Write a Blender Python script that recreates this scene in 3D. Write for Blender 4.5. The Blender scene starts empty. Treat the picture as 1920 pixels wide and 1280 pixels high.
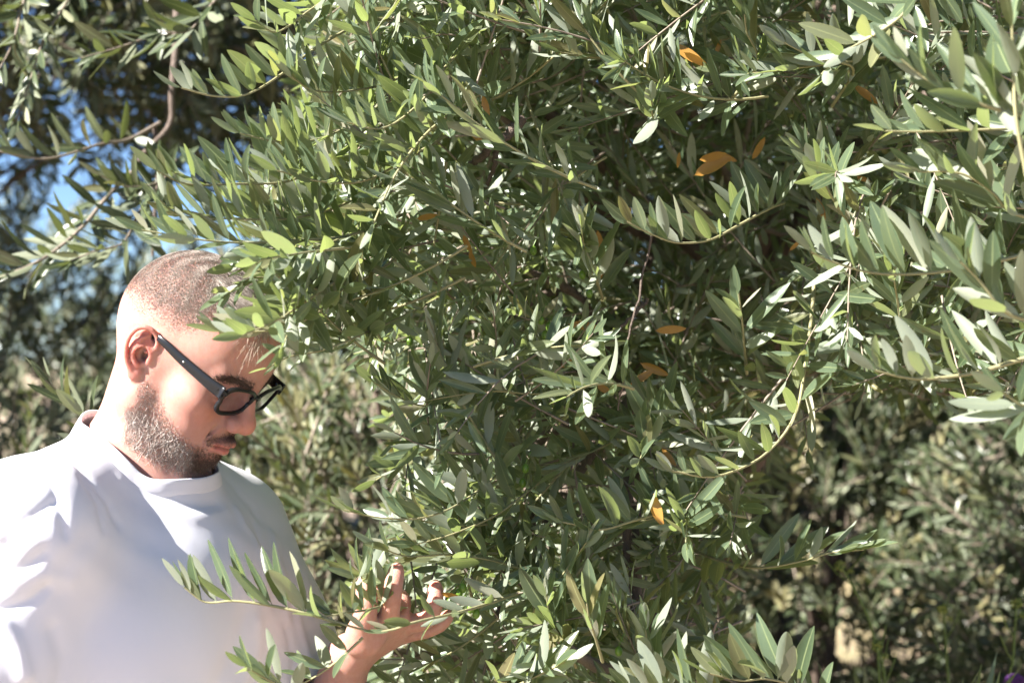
import bpy, math
import numpy as np
from mathutils import Vector, Matrix

# ------------------------------------------------------------------ camera, light, exposure
scene = bpy.context.scene
FPX = 3200.0                       # focal length in photo pixels (1920 wide)
EYE = np.array([0.0, 0.0, 1.6])
cam_data = bpy.data.cameras.new("camera")
cam_data.sensor_width = 36.0
cam_data.lens = FPX / 1920 * 36.0
cam_data.clip_start = 0.05
cam_data.clip_end = 500
cam_data.dof.use_dof = True
cam_data.dof.focus_distance = 1.80
cam_data.dof.aperture_fstop = 5.6
cam = bpy.data.objects.new("camera", cam_data)
scene.collection.objects.link(cam)
cam.location = EYE
cam.rotation_euler = (math.radians(90), 0, 0)
scene.camera = cam
SUN = np.array([-0.69, -0.38, 0.60]); SUN = SUN / np.linalg.norm(SUN)
sun_el = math.asin(SUN[2]); sun_az = math.atan2(SUN[0], SUN[1])
world = bpy.data.worlds.new("World"); scene.world = world
world.use_nodes = True
wn = world.node_tree
sky = wn.nodes.new("ShaderNodeTexSky"); sky.sky_type = 'NISHITA'
sky.sun_disc = False; sky.dust_density = 0.0; sky.ozone_density = 4.0; sky.air_density = 0.65; sky.altitude = 1500
sky.sun_elevation = sun_el; sky.sun_rotation = sun_az
wn.links.new(sky.outputs[0], wn.nodes["Background"].inputs[0])
wn.nodes["Background"].inputs[1].default_value = 0.05
sl = bpy.data.lights.new("sun", 'SUN'); sl.energy = 5.0; sl.angle = math.radians(0.5)
sl.color = (1.0, 0.95, 0.87)
sun = bpy.data.objects.new("sun", sl); scene.collection.objects.link(sun)
sun.rotation_euler = Vector(-SUN).to_track_quat('-Z', 'Y').to_euler()
sun.location = (-6, -2, 8)
scene.view_settings.view_transform = 'Standard'
scene.view_settings.look = 'None'
scene.view_settings.gamma = 1.0
scene.view_settings.exposure = 2.05
scene.cycles.use_denoising = True
scene.cycles.max_bounces = 8
scene.cycles.diffuse_bounces = 1
scene.cycles.transmission_bounces = 6
scene.cycles.sample_clamp_indirect = 6.0

# ------------------------------------------------------------------ helpers
rng = np.random.default_rng(11)
def nrm(v):
    v = np.asarray(v, float)
    return v / (np.linalg.norm(v, axis=-1, keepdims=True) + 1e-12)
def P(px, py, Y):
    """world point seen at photo pixel (px,py) at distance Y in front of the camera"""
    return np.array([(px - 960) / FPX * Y, Y, 1.6 - (py - 640) / FPX * Y])
def px_of(p):
    p = np.asarray(p); Y = np.maximum(p[..., 1], 0.05)
    return p[..., 0] / Y * FPX + 960, 640 - (p[..., 2] - 1.6) / Y * FPX

def mesh_obj(name, verts, faces, mat=None, parent=None, attr=None, smooth=True, facemat=None, mats=None):
    """verts (N,3) float; faces (M,3|4) int array -> one object"""
    verts = np.asarray(verts, np.float32); faces = np.asarray(faces, np.int32)
    me = bpy.data.meshes.new(name)
    n = faces.shape[1]
    me.vertices.add(len(verts)); me.vertices.foreach_set("co", verts.ravel())
    me.loops.add(faces.size); me.loops.foreach_set("vertex_index", faces.ravel())
    me.polygons.add(len(faces))
    me.polygons.foreach_set("loop_start", np.arange(0, faces.size, n, dtype=np.int32))
    me.polygons.foreach_set("loop_total", np.full(len(faces), n, np.int32))
    me.update(calc_edges=True); me.validate()
    if attr is not None:
        a = me.color_attributes.new("data", 'FLOAT_COLOR', 'POINT')
        a.data.foreach_set("color", np.asarray(attr, np.float32).ravel())
    if smooth: me.polygons.foreach_set("use_smooth", np.ones(len(me.polygons), bool))
    for m in (mats or ([mat] if mat else [])): me.materials.append(m)
    if facemat is not None: me.polygons.foreach_set("material_index", np.asarray(facemat, np.int32))
    o = bpy.data.objects.new(name, me)
    scene.collection.objects.link(o)
    if parent is not None: o.parent = parent
    return o
def empty(name, loc, label=None, cat=None, group=None):
    o = bpy.data.objects.new(name, None); scene.collection.objects.link(o)
    o.empty_display_size = 0.1
    return tag(o, label, cat, group) if True else o
def tag(o, label=None, cat=None, group=None, kind=None):
    if label: o["label"] = label
    if cat: o["category"] = cat
    if group: o["group"] = group
    if kind: o["kind"] = kind
    return o

def catmull(pts, n):
    pts = np.asarray(pts, float)
    if len(pts) == 2: 
        t = np.linspace(0, 1, n)[:, None]; return pts[0] * (1 - t) + pts[1] * t
    p = np.vstack([2 * pts[0] - pts[1], pts, 2 * pts[-1] - pts[-2]])
    m = len(pts) - 1; out = []
    for s in np.linspace(0, m - 1e-6, n):
        i = int(s); t = s - i; a, b, c, d = p[i:i + 4]
        out.append(0.5 * ((2 * b) + (c - a) * t + (2 * a - 5 * b + 4 * c - d) * t * t + (3 * b - a - 3 * c + d) * t ** 3))
    return np.array(out)
def frames(pts):
    T = nrm(np.gradient(pts, axis=0)); up = np.array([0.13, 0.21, 1.0])
    N = np.empty_like(T); n = np.cross(T[0], up); n = n / (np.linalg.norm(n) + 1e-9)
    for i in range(len(T)):
        n = n - T[i] * np.dot(n, T[i]); n = n / (np.linalg.norm(n) + 1e-9); N[i] = n
    return T, N, np.cross(T, N)
def tube(pts, rad, sides=6, closed=False, flat=None):
    """verts, quads of a tube; flat=(a,b) scales the section"""
    pts = np.asarray(pts, float); rad = np.broadcast_to(rad, (len(pts),))
    T, N, B = frames(pts)
    ang = np.linspace(0, 2 * np.pi, sides, endpoint=False)
    fa, fb = flat or (1, 1)
    V = pts[:, None] + rad[:, None, None] * (fa * np.cos(ang)[None, :, None] * N[:, None] + fb * np.sin(ang)[None, :, None] * B[:, None])
    n = len(pts); i = np.arange(n - 1)[:, None] * sides; j = np.arange(sides)[None]; j2 = (j + 1) % sides
    F = np.stack([i + j, i + j2, i + sides + j2, i + sides + j], -1).reshape(-1, 4)
    return V.reshape(-1, 3), F
class MB:
    """collects pieces of one mesh"""
    def __init__(s): s.v = []; s.f = []; s.a = []; s.n = 0
    def add(s, V, F, a=None):
        s.v.append(V); s.f.append(np.asarray(F) + s.n); s.n += len(V)
        if a is not None: s.a.append(np.broadcast_to(a, (len(V), 4)))
    def build(s, name, mat, parent=None, smooth=True):
        if not s.v: return None
        return mesh_obj(name, np.vstack(s.v), np.vstack(s.f), mat, parent, np.vstack(s.a) if s.a else None, smooth)

# ------------------------------------------------------------------ materials
def new_mat(name):
    m = bpy.data.materials.new(name); m.use_nodes = True
    nt = m.node_tree; return m, nt, nt.nodes["Principled BSDF"]
def N(nt, t, **kw):
    n = nt.nodes.new(t)
    for k, v in kw.items():
        if k.startswith("i"):
            n.inputs[int(k[1:])].default_value = v
        else: setattr(n, k, v)
    return n
def mixc(nt, fac, a, b, blend='MIX'):
    n = nt.nodes.new("ShaderNodeMix"); n.data_type = 'RGBA'; n.blend_type = blend
    for s, v in ((n.inputs[0], fac), (n.inputs[6], a), (n.inputs[7], b)):
        if isinstance(v, (int, float)): s.default_value = v
        elif isinstance(v, tuple): s.default_value = v + (1,) if len(v) == 3 else v
        else: nt.links.new(v, s)
    return n.outputs[2]
def mth(nt, op, a, b=0.0, clamp=False):
    n = nt.nodes.new("ShaderNodeMath"); n.operation = op; n.use_clamp = clamp
    for s, v in ((n.inputs[0], a), (n.inputs[1], b)):
        if isinstance(v, (int, float)): s.default_value = v
        else: nt.links.new(v, s)
    return n.outputs[0]
def ramp(nt, fac, lo, hi):
    n = nt.nodes.new("ShaderNodeMapRange"); n.inputs[1].default_value = lo; n.inputs[2].default_value = hi
    nt.links.new(fac, n.inputs[0]); return n.outputs[0]

def leaf_material(name, top1, top2, under1, under2, yellow, transl=(0.30, 0.36, 0.05), tw=0.32, spec=0.55):
    """data: R random per leaf, G across 0..1, B along 0..1, A yellowing"""
    m, nt, bs = new_mat(name); L = nt.links
    at = N(nt, "ShaderNodeAttribute", attribute_name="data")
    sep = N(nt, "ShaderNodeSeparateColor"); L.new(at.outputs["Color"], sep.inputs[0])
    r, u, v = sep.outputs; yel = at.outputs["Alpha"]
    top = mixc(nt, r, top1, top2); und = mixc(nt, r, under1, under2)
    geo = N(nt, "ShaderNodeNewGeometry")
    no = N(nt, "ShaderNodeTexNoise"); no.inputs["Scale"].default_value = 220; no.inputs["Detail"].default_value = 3
    # pale midrib, faint side veins
    d = mth(nt, 'ABSOLUTE', mth(nt, 'SUBTRACT', u, 0.5))
    rib = mth(nt, 'SUBTRACT', 1.0, ramp(nt, d, 0.012, 0.05), True)
    edge = ramp(nt, d, 0.45, 0.5)
    top = mixc(nt, mth(nt, 'MULTIPLY', rib, 0.75), top, (0.30, 0.36, 0.17))
    top = mixc(nt, mth(nt, 'MULTIPLY', edge, 0.35), top, (0.28, 0.33, 0.16))
    und = mixc(nt, mth(nt, 'MULTIPLY', rib, 0.35), und, (0.38, 0.41, 0.27))
    mott = mth(nt, 'MULTIPLY', ramp(nt, no.outputs[0], 0.35, 0.7), 0.34)
    top = mixc(nt, mott, top, (0.16, 0.20, 0.13)); und = mixc(nt, mott, und, (0.20, 0.24, 0.16))
    base = mixc(nt, geo.outputs["Backfacing"], top, und)
    base = mixc(nt, yel, base, yellow)
    n4 = N(nt, 'ShaderNodeTexNoise'); n4.inputs['Scale'].default_value = 330; n4.inputs['Detail'].default_value = 2
    base = mixc(nt, mth(nt, 'MULTIPLY', ramp(nt, n4.outputs[0], 0.66, 0.72), 0.7), base, (0.10, 0.065, 0.03))
    L.new(base, bs.inputs["Base Color"])
    rough = mth(nt, 'ADD', mth(nt, 'MULTIPLY', geo.outputs["Backfacing"], 0.28), 0.28)
    L.new(rough, bs.inputs["Roughness"])
    bs.inputs["Specular IOR Level"].default_value = spec
    bp = N(nt, "ShaderNodeBump"); bp.inputs["Strength"].default_value = 0.15; bp.inputs["Distance"].default_value = 0.001
    L.new(no.outputs[0], bp.inputs["Height"]); L.new(bp.outputs[0], bs.inputs["Normal"])
    tr = N(nt, "ShaderNodeBsdfTranslucent")
    tc = mixc(nt, yel, mixc(nt, mth(nt, 'MULTIPLY', rib, 0.4), transl, (0.42, 0.45, 0.18)), (0.62, 0.34, 0.06)); L.new(tc, tr.inputs[0])
    ms = N(nt, "ShaderNodeMixShader"); ms.inputs[0].default_value = tw
    L.new(bs.outputs[0], ms.inputs[1]); L.new(tr.outputs[0], ms.inputs[2])
    L.new(ms.outputs[0], nt.nodes["Material Output"].inputs[0])
    return m
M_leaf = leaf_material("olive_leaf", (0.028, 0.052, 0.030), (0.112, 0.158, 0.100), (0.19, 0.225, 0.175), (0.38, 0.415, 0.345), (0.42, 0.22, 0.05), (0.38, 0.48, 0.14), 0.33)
M_leaf_bg = leaf_material("olive_leaf_far", (0.014, 0.026, 0.013), (0.045, 0.062, 0.030), (0.05, 0.068, 0.042), (0.22, 0.24, 0.16), (0.45, 0.38, 0.20), (0.20, 0.25, 0.06), 0.16, 0.3)  # darker copy of the near leaf, background shade put into its colour

def bark(name, a, b, scale=60, bump=0.4):
    m, nt, bs = new_mat(name); L = nt.links
    no = N(nt, "ShaderNodeTexNoise"); no.inputs["Scale"].default_value = scale; no.inputs["Detail"].default_value = 6
    L.new(mixc(nt, ramp(nt, no.outputs[0], 0.3, 0.7), a, b), bs.inputs["Base Color"])
    bs.inputs["Roughness"].default_value = 0.75
    bp = N(nt, "ShaderNodeBump"); bp.inputs["Strength"].default_value = bump; bp.inputs["Distance"].default_value = 0.004
    L.new(no.outputs[0], bp.inputs["Height"]); L.new(bp.outputs[0], bs.inputs["Normal"])
    return m
M_twig = bark("young_twig", (0.34, 0.33, 0.17), (0.24, 0.22, 0.12), 90, 0.2)
M_twig_grey = bark("grey_twig", (0.30, 0.25, 0.20), (0.18, 0.14, 0.11), 120, 0.4)
M_bark = bark("olive_bark", (0.17, 0.125, 0.10), (0.08, 0.06, 0.048), 40, 0.8)
# ------------------------------------------------------------------ signed distance sculpting
class Field:
    def __init__(s, xs, ys, zs):
        s.x, s.y, s.z = (np.asarray(a, np.float32) for a in (xs, ys, zs))
        s.d = np.full((len(s.x), len(s.y), len(s.z)), 0.06, np.float32)
    def _sl(s, lo, hi):
        r = []
        for ax, a, b in zip((s.x, s.y, s.z), lo, hi):
            i, j = np.searchsorted(ax, a), np.searchsorted(ax, b); r.append(slice(max(i - 1, 0), min(j + 1, len(ax))))
        return tuple(r)
    def op(s, fn, lo, hi, k, mode='add'):
        m = k + 0.012
        sl = s._sl(np.asarray(lo) - m, np.asarray(hi) + m)
        if any(q.stop <= q.start for q in sl): return
        X = s.x[sl[0]][:, None, None]; Y = s.y[sl[1]][None, :, None]; Z = s.z[sl[2]][None, None, :]
        b = fn(X, Y, Z).astype(np.float32); a = s.d[sl]
        if mode == 'add':
            h = np.clip(0.5 + 0.5 * (a - b) / k, 0, 1); s.d[sl] = a * (1 - h) + b * h - k * h * (1 - h)
        elif mode == 'sub':
            b = -b; h = np.clip(0.5 - 0.5 * (a - b) / k, 0, 1); s.d[sl] = a * (1 - h) + b * h + k * h * (1 - h)
        else:
            s.d[sl] = a + b
    def surface(s):
        """surface nets on the rectilinear grid"""
        d = s.d; nx, ny, nz = d.shape; sg = d < 0; C = []; Q = []; pts = []
        axes = (s.x, s.y, s.z)
        def cid(i, j, k): return (i.astype(np.int64) * ny + j) * nz + k
        for ax in range(3):
            a = [slice(None)] * 3; b = [slice(None)] * 3; a[ax] = slice(0, -1); b[ax] = slice(1, None)
            ch = sg[tuple(a)] != sg[tuple(b)]
            I = np.argwhere(ch); ok = np.ones(len(I), bool)
            for o in range(3):
                if o != ax: ok &= (I[:, o] > 0) & (I[:, o] < d.shape[o] - 1)
            I = I[ok]; J = I.copy(); J[:, ax] += 1
            da = d[I[:, 0], I[:, 1], I[:, 2]]; db = d[J[:, 0], J[:, 1], J[:, 2]]; t = da / (da - db)
            p = np.stack([axes[o][I[:, o]] for o in range(3)], -1)
            q = np.stack([axes[o][J[:, o]] for o in range(3)], -1)
            p = p + (q - p) * t[:, None]
            o1, o2 = (ax + 1) % 3, (ax + 2) % 3; ids = []
            for s1, s2 in ((0, 0), (1, 0), (1, 1), (0, 1)):
                K = I.copy(); K[:, o1] -= s1; K[:, o2] -= s2; ids.append(cid(K[:, 0], K[:, 1], K[:, 2]))
            ids = np.stack(ids, -1); flip = da < 0
            ids[~flip] = ids[~flip][:, ::-1]
            Q.append(ids); C.append(ids.ravel()); pts.append(np.repeat(p, 4, 0))
        C = np.concatenate(C); pts = np.vstack(pts)
        u, inv = np.unique(C, return_inverse=True); cnt = np.bincount(inv)
        V = np.stack([np.bincount(inv, pts[:, o]) / cnt for o in range(3)], -1)
        F = inv.reshape(-1, 4)
        return V, F[:, ::-1]
def smooth_mesh(V, F, it=2, lam=0.5):
    for _ in range(it):
        S = np.zeros_like(V); c = np.zeros(len(V))
        for a, b in ((0, 1), (1, 2), (2, 3), (3, 0)):
            for i, j in ((a, b), (b, a)):
                for o in range(3): S[:, o] += np.bincount(F[:, i], V[F[:, j], o], len(V))
                c += np.bincount(F[:, i], minlength=len(V))
        V = V * (1 - lam) + lam * S / np.maximum(c, 1)[:, None]
    return V
def vnormals(V, F):
    n = np.cross(V[F[:, 2]] - V[F[:, 0]], V[F[:, 3]] - V[F[:, 1]]); R = np.zeros_like(V)
    for c in range(4):
        for o in range(3): R[:, o] += np.bincount(F[:, c], n[:, o], len(V))
    return nrm(R)

class Frame:
    """local frame: columns forward, left, up; origin O; local unit in metres"""
    def __init__(s, R, O, u=1.0): s.R = np.asarray(R, float); s.O = np.asarray(O, float); s.u = u
    def w(s, p): return s.O + (np.asarray(p, float) * s.u) @ s.R.T
    def l(s, p): return ((np.asarray(p) - s.O) @ s.R) / s.u
    def ell(s, f, c, r, k=10, mode='add', rot=None):
        R = s.R if rot is None else s.R @ rot
        O = s.w(c); r = np.asarray(r, float) * s.u; k = k * s.u
        ext = np.sqrt(((R * r) ** 2).sum(1))
        def fn(X, Y, Z):
            dx, dy, dz = X - O[0], Y - O[1], Z - O[2]
            a = [(dx * R[0, i] + dy * R[1, i] + dz * R[2, i]) for i in range(3)]
            k0 = np.sqrt(sum((a[i] / r[i]) ** 2 for i in range(3))); k1 = np.sqrt(sum((a[i] / r[i] ** 2) ** 2 for i in range(3)))
            return k0 * (k0 - 1) / (k1 + 1e-6)
        f.op(fn, O - ext, O + ext, k, mode)
    def cone(s, f, a, b, ra, rb, k=8, mode='add', amp=None):
        A, B = s.w(a), s.w(b); ra *= s.u; rb *= s.u; k = k * s.u; AB = B - A; L2 = AB @ AB + 1e-12
        m = max(ra, rb)
        def fn(X, Y, Z):
            dx, dy, dz = X - A[0], Y - A[1], Z - A[2]
            t = np.clip((dx * AB[0] + dy * AB[1] + dz * AB[2]) / L2, 0, 1)
            q = np.sqrt((dx - t * AB[0]) ** 2 + (dy - t * AB[1]) ** 2 + (dz - t * AB[2]) ** 2)
            if amp is not None:      # a soft ridge (amp<0) or furrow
                return amp * np.exp(-(q / (ra + (rb - ra) * t)) ** 2) * np.ones_like(q)
            return q - (ra + (rb - ra) * t)
        mm = m * (2.2 if amp is not None else 1)
        f.op(fn, np.minimum(A, B) - mm, np.maximum(A, B) + mm, k, 'disp' if amp is not None else mode)
    def chain(s, f, pts, rs, k=3, mode='add'):
        for i in range(len(pts) - 1): s.cone(f, pts[i], pts[i + 1], rs[i], rs[i + 1], k, mode)

def rotmat(yaw, pitch, roll):
    """forward/left/up columns. yaw: angle of forward from +X (negative = towards camera), pitch down"""
    cy, sy = math.cos(yaw), math.sin(yaw)
    F = np.array([cy * math.cos(pitch), sy * math.cos(pitch), -math.sin(pitch)])
    Lf = np.array([-sy, cy, 0.0]); U = np.cross(F, Lf)
    cr, sr = math.cos(roll), math.sin(roll)
    L2 = Lf * cr + U * sr; U2 = np.cross(F, L2)
    return np.stack([F, L2, U2], 1)
R_ = math.radians
HEAD = Frame(rotmat(R_(-20), R_(35), R_(0)), (-0.346, 1.785, 1.583), 0.00095)
TORSO = Frame(rotmat(R_(-25), 0, 0), (-0.392, 1.81, -0.018), 1.0)

def spacing(lo, hi, fine, h, H):
    out = [lo]
    while out[-1] < hi:
        x = out[-1]; out.append(x + (h if any(a <= x < b for a, b in fine) else H))
    return np.array(out)

def torso_shape(F, grow=0.0, pec=True):
    T = TORSO; g = grow
    T.ell(F, (0.012, 0, 1.27), (0.112 + g, 0.165 + g, 0.20), 0.05)         # rib cage
    T.ell(F, (0.010, 0, 1.06), (0.112 + g, 0.155 + g, 0.17), 0.06)         # belly
    for s in (-1, 1):
        if pec: T.ell(F, (0.048, s * 0.07, 1.315), (0.060 + g, 0.085 + g, 0.085 + g), 0.08)   # chest muscle
        if s < 0: T.cone(F, (-0.02, s * 0.03, 1.475), (-0.012, s * 0.165, 1.435), 0.046 + g, 0.050 + g, 0.05)   # trapezius to shoulder
        else: T.cone(F, (-0.015, s * 0.03, 1.468), (-0.005, s * 0.150, 1.400), 0.046 + g, 0.046 + g, 0.05)
        T.cone(F, (-0.05, s * 0.08, 1.38), (-0.045, s * 0.08, 1.25), 0.06 + g, 0.06 + g, 0.05)     # shoulder blade
    T.ell(F, (-0.02, 0, 1.41), (0.075 + g, 0.12 + g, 0.06 + g), 0.04)

SH_R = np.array([-0.005, -0.180, 1.418]); EL_R = np.array([-0.085, -0.245, 1.135])      # near arm, torso frame
SH_L = np.array([0.0, 0.150, 1.388])
WORLD = Frame(np.eye(3), (0, 0, 0), 1.0)
SHL = TORSO.w(SH_L); ELL_ = np.array([-0.228, 1.875, 1.115]); WR = P(652, 1232, 1.80)
ELR = TORSO.w(EL_R); WRR = ELR + np.array([0.02, -0.01, -0.25])

def make_body():
    xs = spacing(-0.80, -0.03, ((-0.475, -0.19), (-0.19, -0.06)), 0.0015, 0.005)
    ys = spacing(1.40, 2.10, ((1.66, 1.90),), 0.0015, 0.005)
    zs = spacing(0.82, 1.755, ((1.265, 1.39), (1.425, 1.75)), 0.0015, 0.005)
    F = Field(xs, ys, zs); H = HEAD
    torso_shape(F, 0, False)
    TORSO.ell(F, (0.024, 0, 1.315), (0.064, 0.115, 0.09), 0.08)
    # arms
    WORLD.cone(F, TORSO.w(SH_R), ELR, 0.052, 0.038, 0.03)
    WORLD.cone(F, ELR, WRR, 0.040, 0.027, 0.02)
    WORLD.ell(F, WRR + np.array([0.01, -0.01, -0.06]), (0.028, 0.016, 0.06), 0.02)
    for i in range(4):
        a = WRR + np.array([-0.012 + 0.009 * i, -0.012 + 0.002 * i, -0.10]); WORLD.cone(F, a, a + np.array([0.012, -0.006, -0.05]), 0.008, 0.007, 0.006)
    WORLD.cone(F, WRR + np.array([0.028, -0.02, -0.04]), WRR + np.array([0.045, -0.03, -0.09]), 0.010, 0.008, 0.01)
    WORLD.cone(F, SHL, ELL_, 0.050, 0.037, 0.03)
    FM = ELL_ * 0.55 + WR * 0.45 + np.array([0.004, 0, -0.003])
    WORLD.cone(F, ELL_, FM, 0.038, 0.035, 0.03); WORLD.cone(F, FM, WR, 0.035, 0.0235, 0.02)
    # neck
    nb = TORSO.w((-0.022, 0, 1.43)); nt_ = H.w((-12, 0, -18))
    WORLD.cone(F, nb, nt_, 0.060, 0.050, 0.035)
    nf = TORSO.w((0.010, 0, 1.435)); WORLD.cone(F, nf, H.w((16, 0, -52)), 0.042, 0.036, 0.03)
    for s in (-1, 1):
        WORLD.cone(F, TORSO.w((0.055, s * 0.025, 1.44)), H.w((-22, s * 52, -25)), 0.012, 0.014, 0.02)
    # head
    H.ell(F, (-1, 0, 45), (88, 73, 76), 20)
    H.ell(F, (-38, 0, 24), (44, 58, 50), 25)
    H.ell(F, (42, 0, 46), (50, 58, 50), 25)
    H.ell(F, (38, 0, -8), (50, 56, 60), 20)
    for s in (-1, 1):
        H.ell(F, (56, s * 45, -10), (24, 19, 17), 18)
        H.cone(F, (84, s * 9, 27), (72, s * 42, 30), 9, 8, 12)
        H.cone(F, (4, s * 53, -5), (8, s * 49, -45), 14, 15, 22)
        H.cone(F, (8, s * 49, -47), (72, s * 17, -65), 15, 14, 24)
        H.ell(F, (55, s * 32, -38), (28, 22, 30), 18)
    H.ell(F, (38, 0, -47), (45, 40, 27), 22)
    H.ell(F, (70, 0, -40), (28, 30, 24), 16)
    H.ell(F, (84, 0, -65), (16, 20, 13), 12)
    for s in (-1, 1):
        H.ell(F, (93, s * 32, 8), (15, 19, 13), 10, 'sub')
        H.ell(F, (71, s * 32, 8), (13.5, 15, 12.5), 3.5)
        H.cone(F, (83, s * 20, 3), (80, s * 45, 4), 1.3, 1.2, 2, 'sub')        # closed lid line
        H.cone(F, (84, s * 22, 16), (79, s * 44, 15), 1.2, 1.2, 2.5, 'sub')    # upper lid fold
    H.cone(F, (89, 0, 22), (104, 0, -9), 7.5, 9.5, 9)
    H.ell(F, (104, 0, -14), (14.5, 12.5, 12.5), 6)
    for s in (-1, 1):
        H.ell(F, (99, s * 12.5, -18), (12, 7.5, 9), 5)
        H.ell(F, (106, s * 6.5, -27), (7, 3.6, 4.5), 3, 'sub')
        H.cone(F, (92, s * 20, -22), (85, s * 28, -42), 1.5, 1.5, 5, 'sub')    # nasolabial
    H.cone(F, (100, 0, -33), (101, 0, -38), 1.6, 1.6, 4, 'sub')
    for s in (-1, 1):
        H.cone(F, (90, s * 24, -48), (103, s * 4, -42), 3.8, 5.6, 4)
        H.cone(F, (90, s * 23, -51), (99.5, s * 3, -53), 4.2, 6.6, 4)
        H.cone(F, (90, s * 26, -49), (109, 0, -47.5), 1.2, 2.4, 1.6, 'sub')
    H.cone(F, (99, -12, -60), (99, 12, -60), 2.5, 2.5, 7, 'sub')
    # ears
    for s in (-1, 1):
        fl = R_(24) * s; tl = R_(12)
        def E(a, b, c=0.0):          # a forward, b up, c outward, in the ear plane
            a2 = a * math.cos(tl) + b * math.sin(tl) * -1; b2 = a * math.sin(tl) + b * math.cos(tl)
            out = 73.5 + c * math.cos(fl) - a2 * math.sin(abs(fl)) - 0.14 * a2
            return (-6 + a2 * math.cos(fl) + c * 0.3, s * out, 3 + b2)
        rot = np.array(Matrix.Rotation(-fl, 3, 'Z')) @ np.array(Matrix.Rotation(-tl, 3, 'Y'))
        H.ell(F, E(-3, 4, 0.3), (13.0, 2.4, 24), 2.5, rot=rot)
        H.cone(F, E(5, 2, -8), E(-3, 2, -1), 13, 10, 6)
        H.ell(F, E(0.5, -2, 5.0), (7.5, 7.5, 10.0), 2, 'sub', rot=rot)
        H.ell(F, E(3, -3, 0), (4, 8, 5), 2, 'sub', rot=rot)
        H.cone(F, E(-9, 16, 4.5), E(6, 19, 3.5), 3.0, 2.2, 3, 'sub')
        hx = catmull([E(2, 2, 1), E(9, 5, 2), E(12.5, 14, 3), E(9, 24, 3.5), E(0, 29, 4), E(-10, 26, 4.5), E(-15.5, 15, 5), E(-15.5, 1, 5), E(-12, -11, 4), E(-6, -20, 3)], 28)
        H.chain(F, list(hx), list(np.interp(np.linspace(0, 1, 28), [0, .12, .4, .75, 1], [1.6, 2.5, 2.9, 2.5, 3.0])), 1.2)
        ax = catmull([E(1, 21, 2.2), E(-5, 15, 3.2), E(-8.5, 4, 4), E(-7, -7, 4), E(-1, -13, 4)], 12)
        H.chain(F, list(ax), list(np.linspace(1.8, 2.8, 12)), 1.6)
        H.ell(F, E(9.5, -5, 3.5), (3.5, 3.2, 6), 2.5, rot=rot)
        H.ell(F, E(-1, -24, 1.5), (8, 4.2, 8.5), 4, rot=rot)
    # far hand, palm towards the camera, fingers up
    def hp(px, py, Y): return P(px, py, Y)
    W = WORLD
    mcp = [hp(729, 1160, 1.765), hp(746, 1163, 1.785), hp(757, 1172, 1.803), hp(757, 1187, 1.818)]
    heel = hp(672, 1208, 1.785)
    for i, m in enumerate(mcp):
        w0 = WR * 0.6 + heel * 0.4 + np.array([0, 0.006 * i, -0.002 * i]); W.cone(F, w0, m, 0.0155 - 0.001 * i, 0.0105, 0.014)
    def finger(pts, rs):
        pts = [hp(*q) for q in pts]; n = 13
        c = catmull(pts, n); rr = np.interp(np.linspace(0, 1, n), np.linspace(0, 1, len(rs)), rs); rr[[4, 8]] *= 1.04
        for i in range(n - 1): W.cone(F, c[i], c[i + 1], rr[i], rr[i + 1], 0.004)
        return
        for i in range(len(pts) - 1): W.cone(F, pts[i], pts[i + 1], rs[i], rs[i + 1], 0.0035)
        for i in range(1, len(pts) - 1):     # knuckle swell
            W.ell(F, pts[i], (rs[i] * 1.0,) * 3, 0.004)
    finger([(729, 1160, 1.765), (735, 1119, 1.748), (739, 1090, 1.748), (744, 1066, 1.755)], [0.0098, 0.0085, 0.0078, 0.0068])
    finger([(746, 1163, 1.785), (752, 1125, 1.815), (724, 1106, 1.812), (706, 1106, 1.795)], [0.0102, 0.0088, 0.008, 0.0072])
    finger([(757, 1172, 1.803), (800, 1160, 1.792), (815, 1131, 1.79), (817, 1098, 1.795)], [0.0098, 0.0084, 0.0076, 0.0068])
    finger([(757, 1187, 1.818), (796, 1181, 1.815), (824, 1170, 1.81), (841, 1152, 1.81)], [0.009, 0.0075, 0.0068, 0.006])
    finger([(672, 1202, 1.775), (682, 1165, 1.752), (687, 1128, 1.748), (685, 1092, 1.752)], [0.0155, 0.0112, 0.0102, 0.0085])
    W.ell(F, hp(690, 1190, 1.765), (0.018, 0.014, 0.022), 0.010)
    return F
def shirt_field():
    xs = spacing(-0.80, -0.17, (), 0.003, 0.003); ys = spacing(1.42, 2.06, (), 0.003, 0.003); zs = spacing(0.92, 1.56, (), 0.003, 0.003)
    F = Field(xs, ys, zs)
    torso_shape(F, 0.009, False)
    WORLD.cone(F, TORSO.w((-0.022, 0, 1.43)), HEAD.w((-12, 0, -18)), 0.064, 0.054, 0.035); WORLD.cone(F, TORSO.w((0.010, 0, 1.435)), HEAD.w((16, 0, -52)), 0.050, 0.044, 0.03)
    TORSO.ell(F, (0.030, 0, 1.315), (0.075, 0.13, 0.10), 0.08)
    TORSO.ell(F, (0.0, 0, 1.0), (0.125, 0.172, 0.22), 0.05)
    for s, e0 in ((SH_R, EL_R), (SH_L, TORSO.l(ELL_))):
        d = e0 - s
        TORSO.cone(F, s + np.array([0, 0, .002]), s + d * 0.45, 0.055, 0.066, 0.08)
        TORSO.cone(F, s + d * 0.40, s + d * 0.9, 0.069, 0.076, 0.05)
    return F
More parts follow.
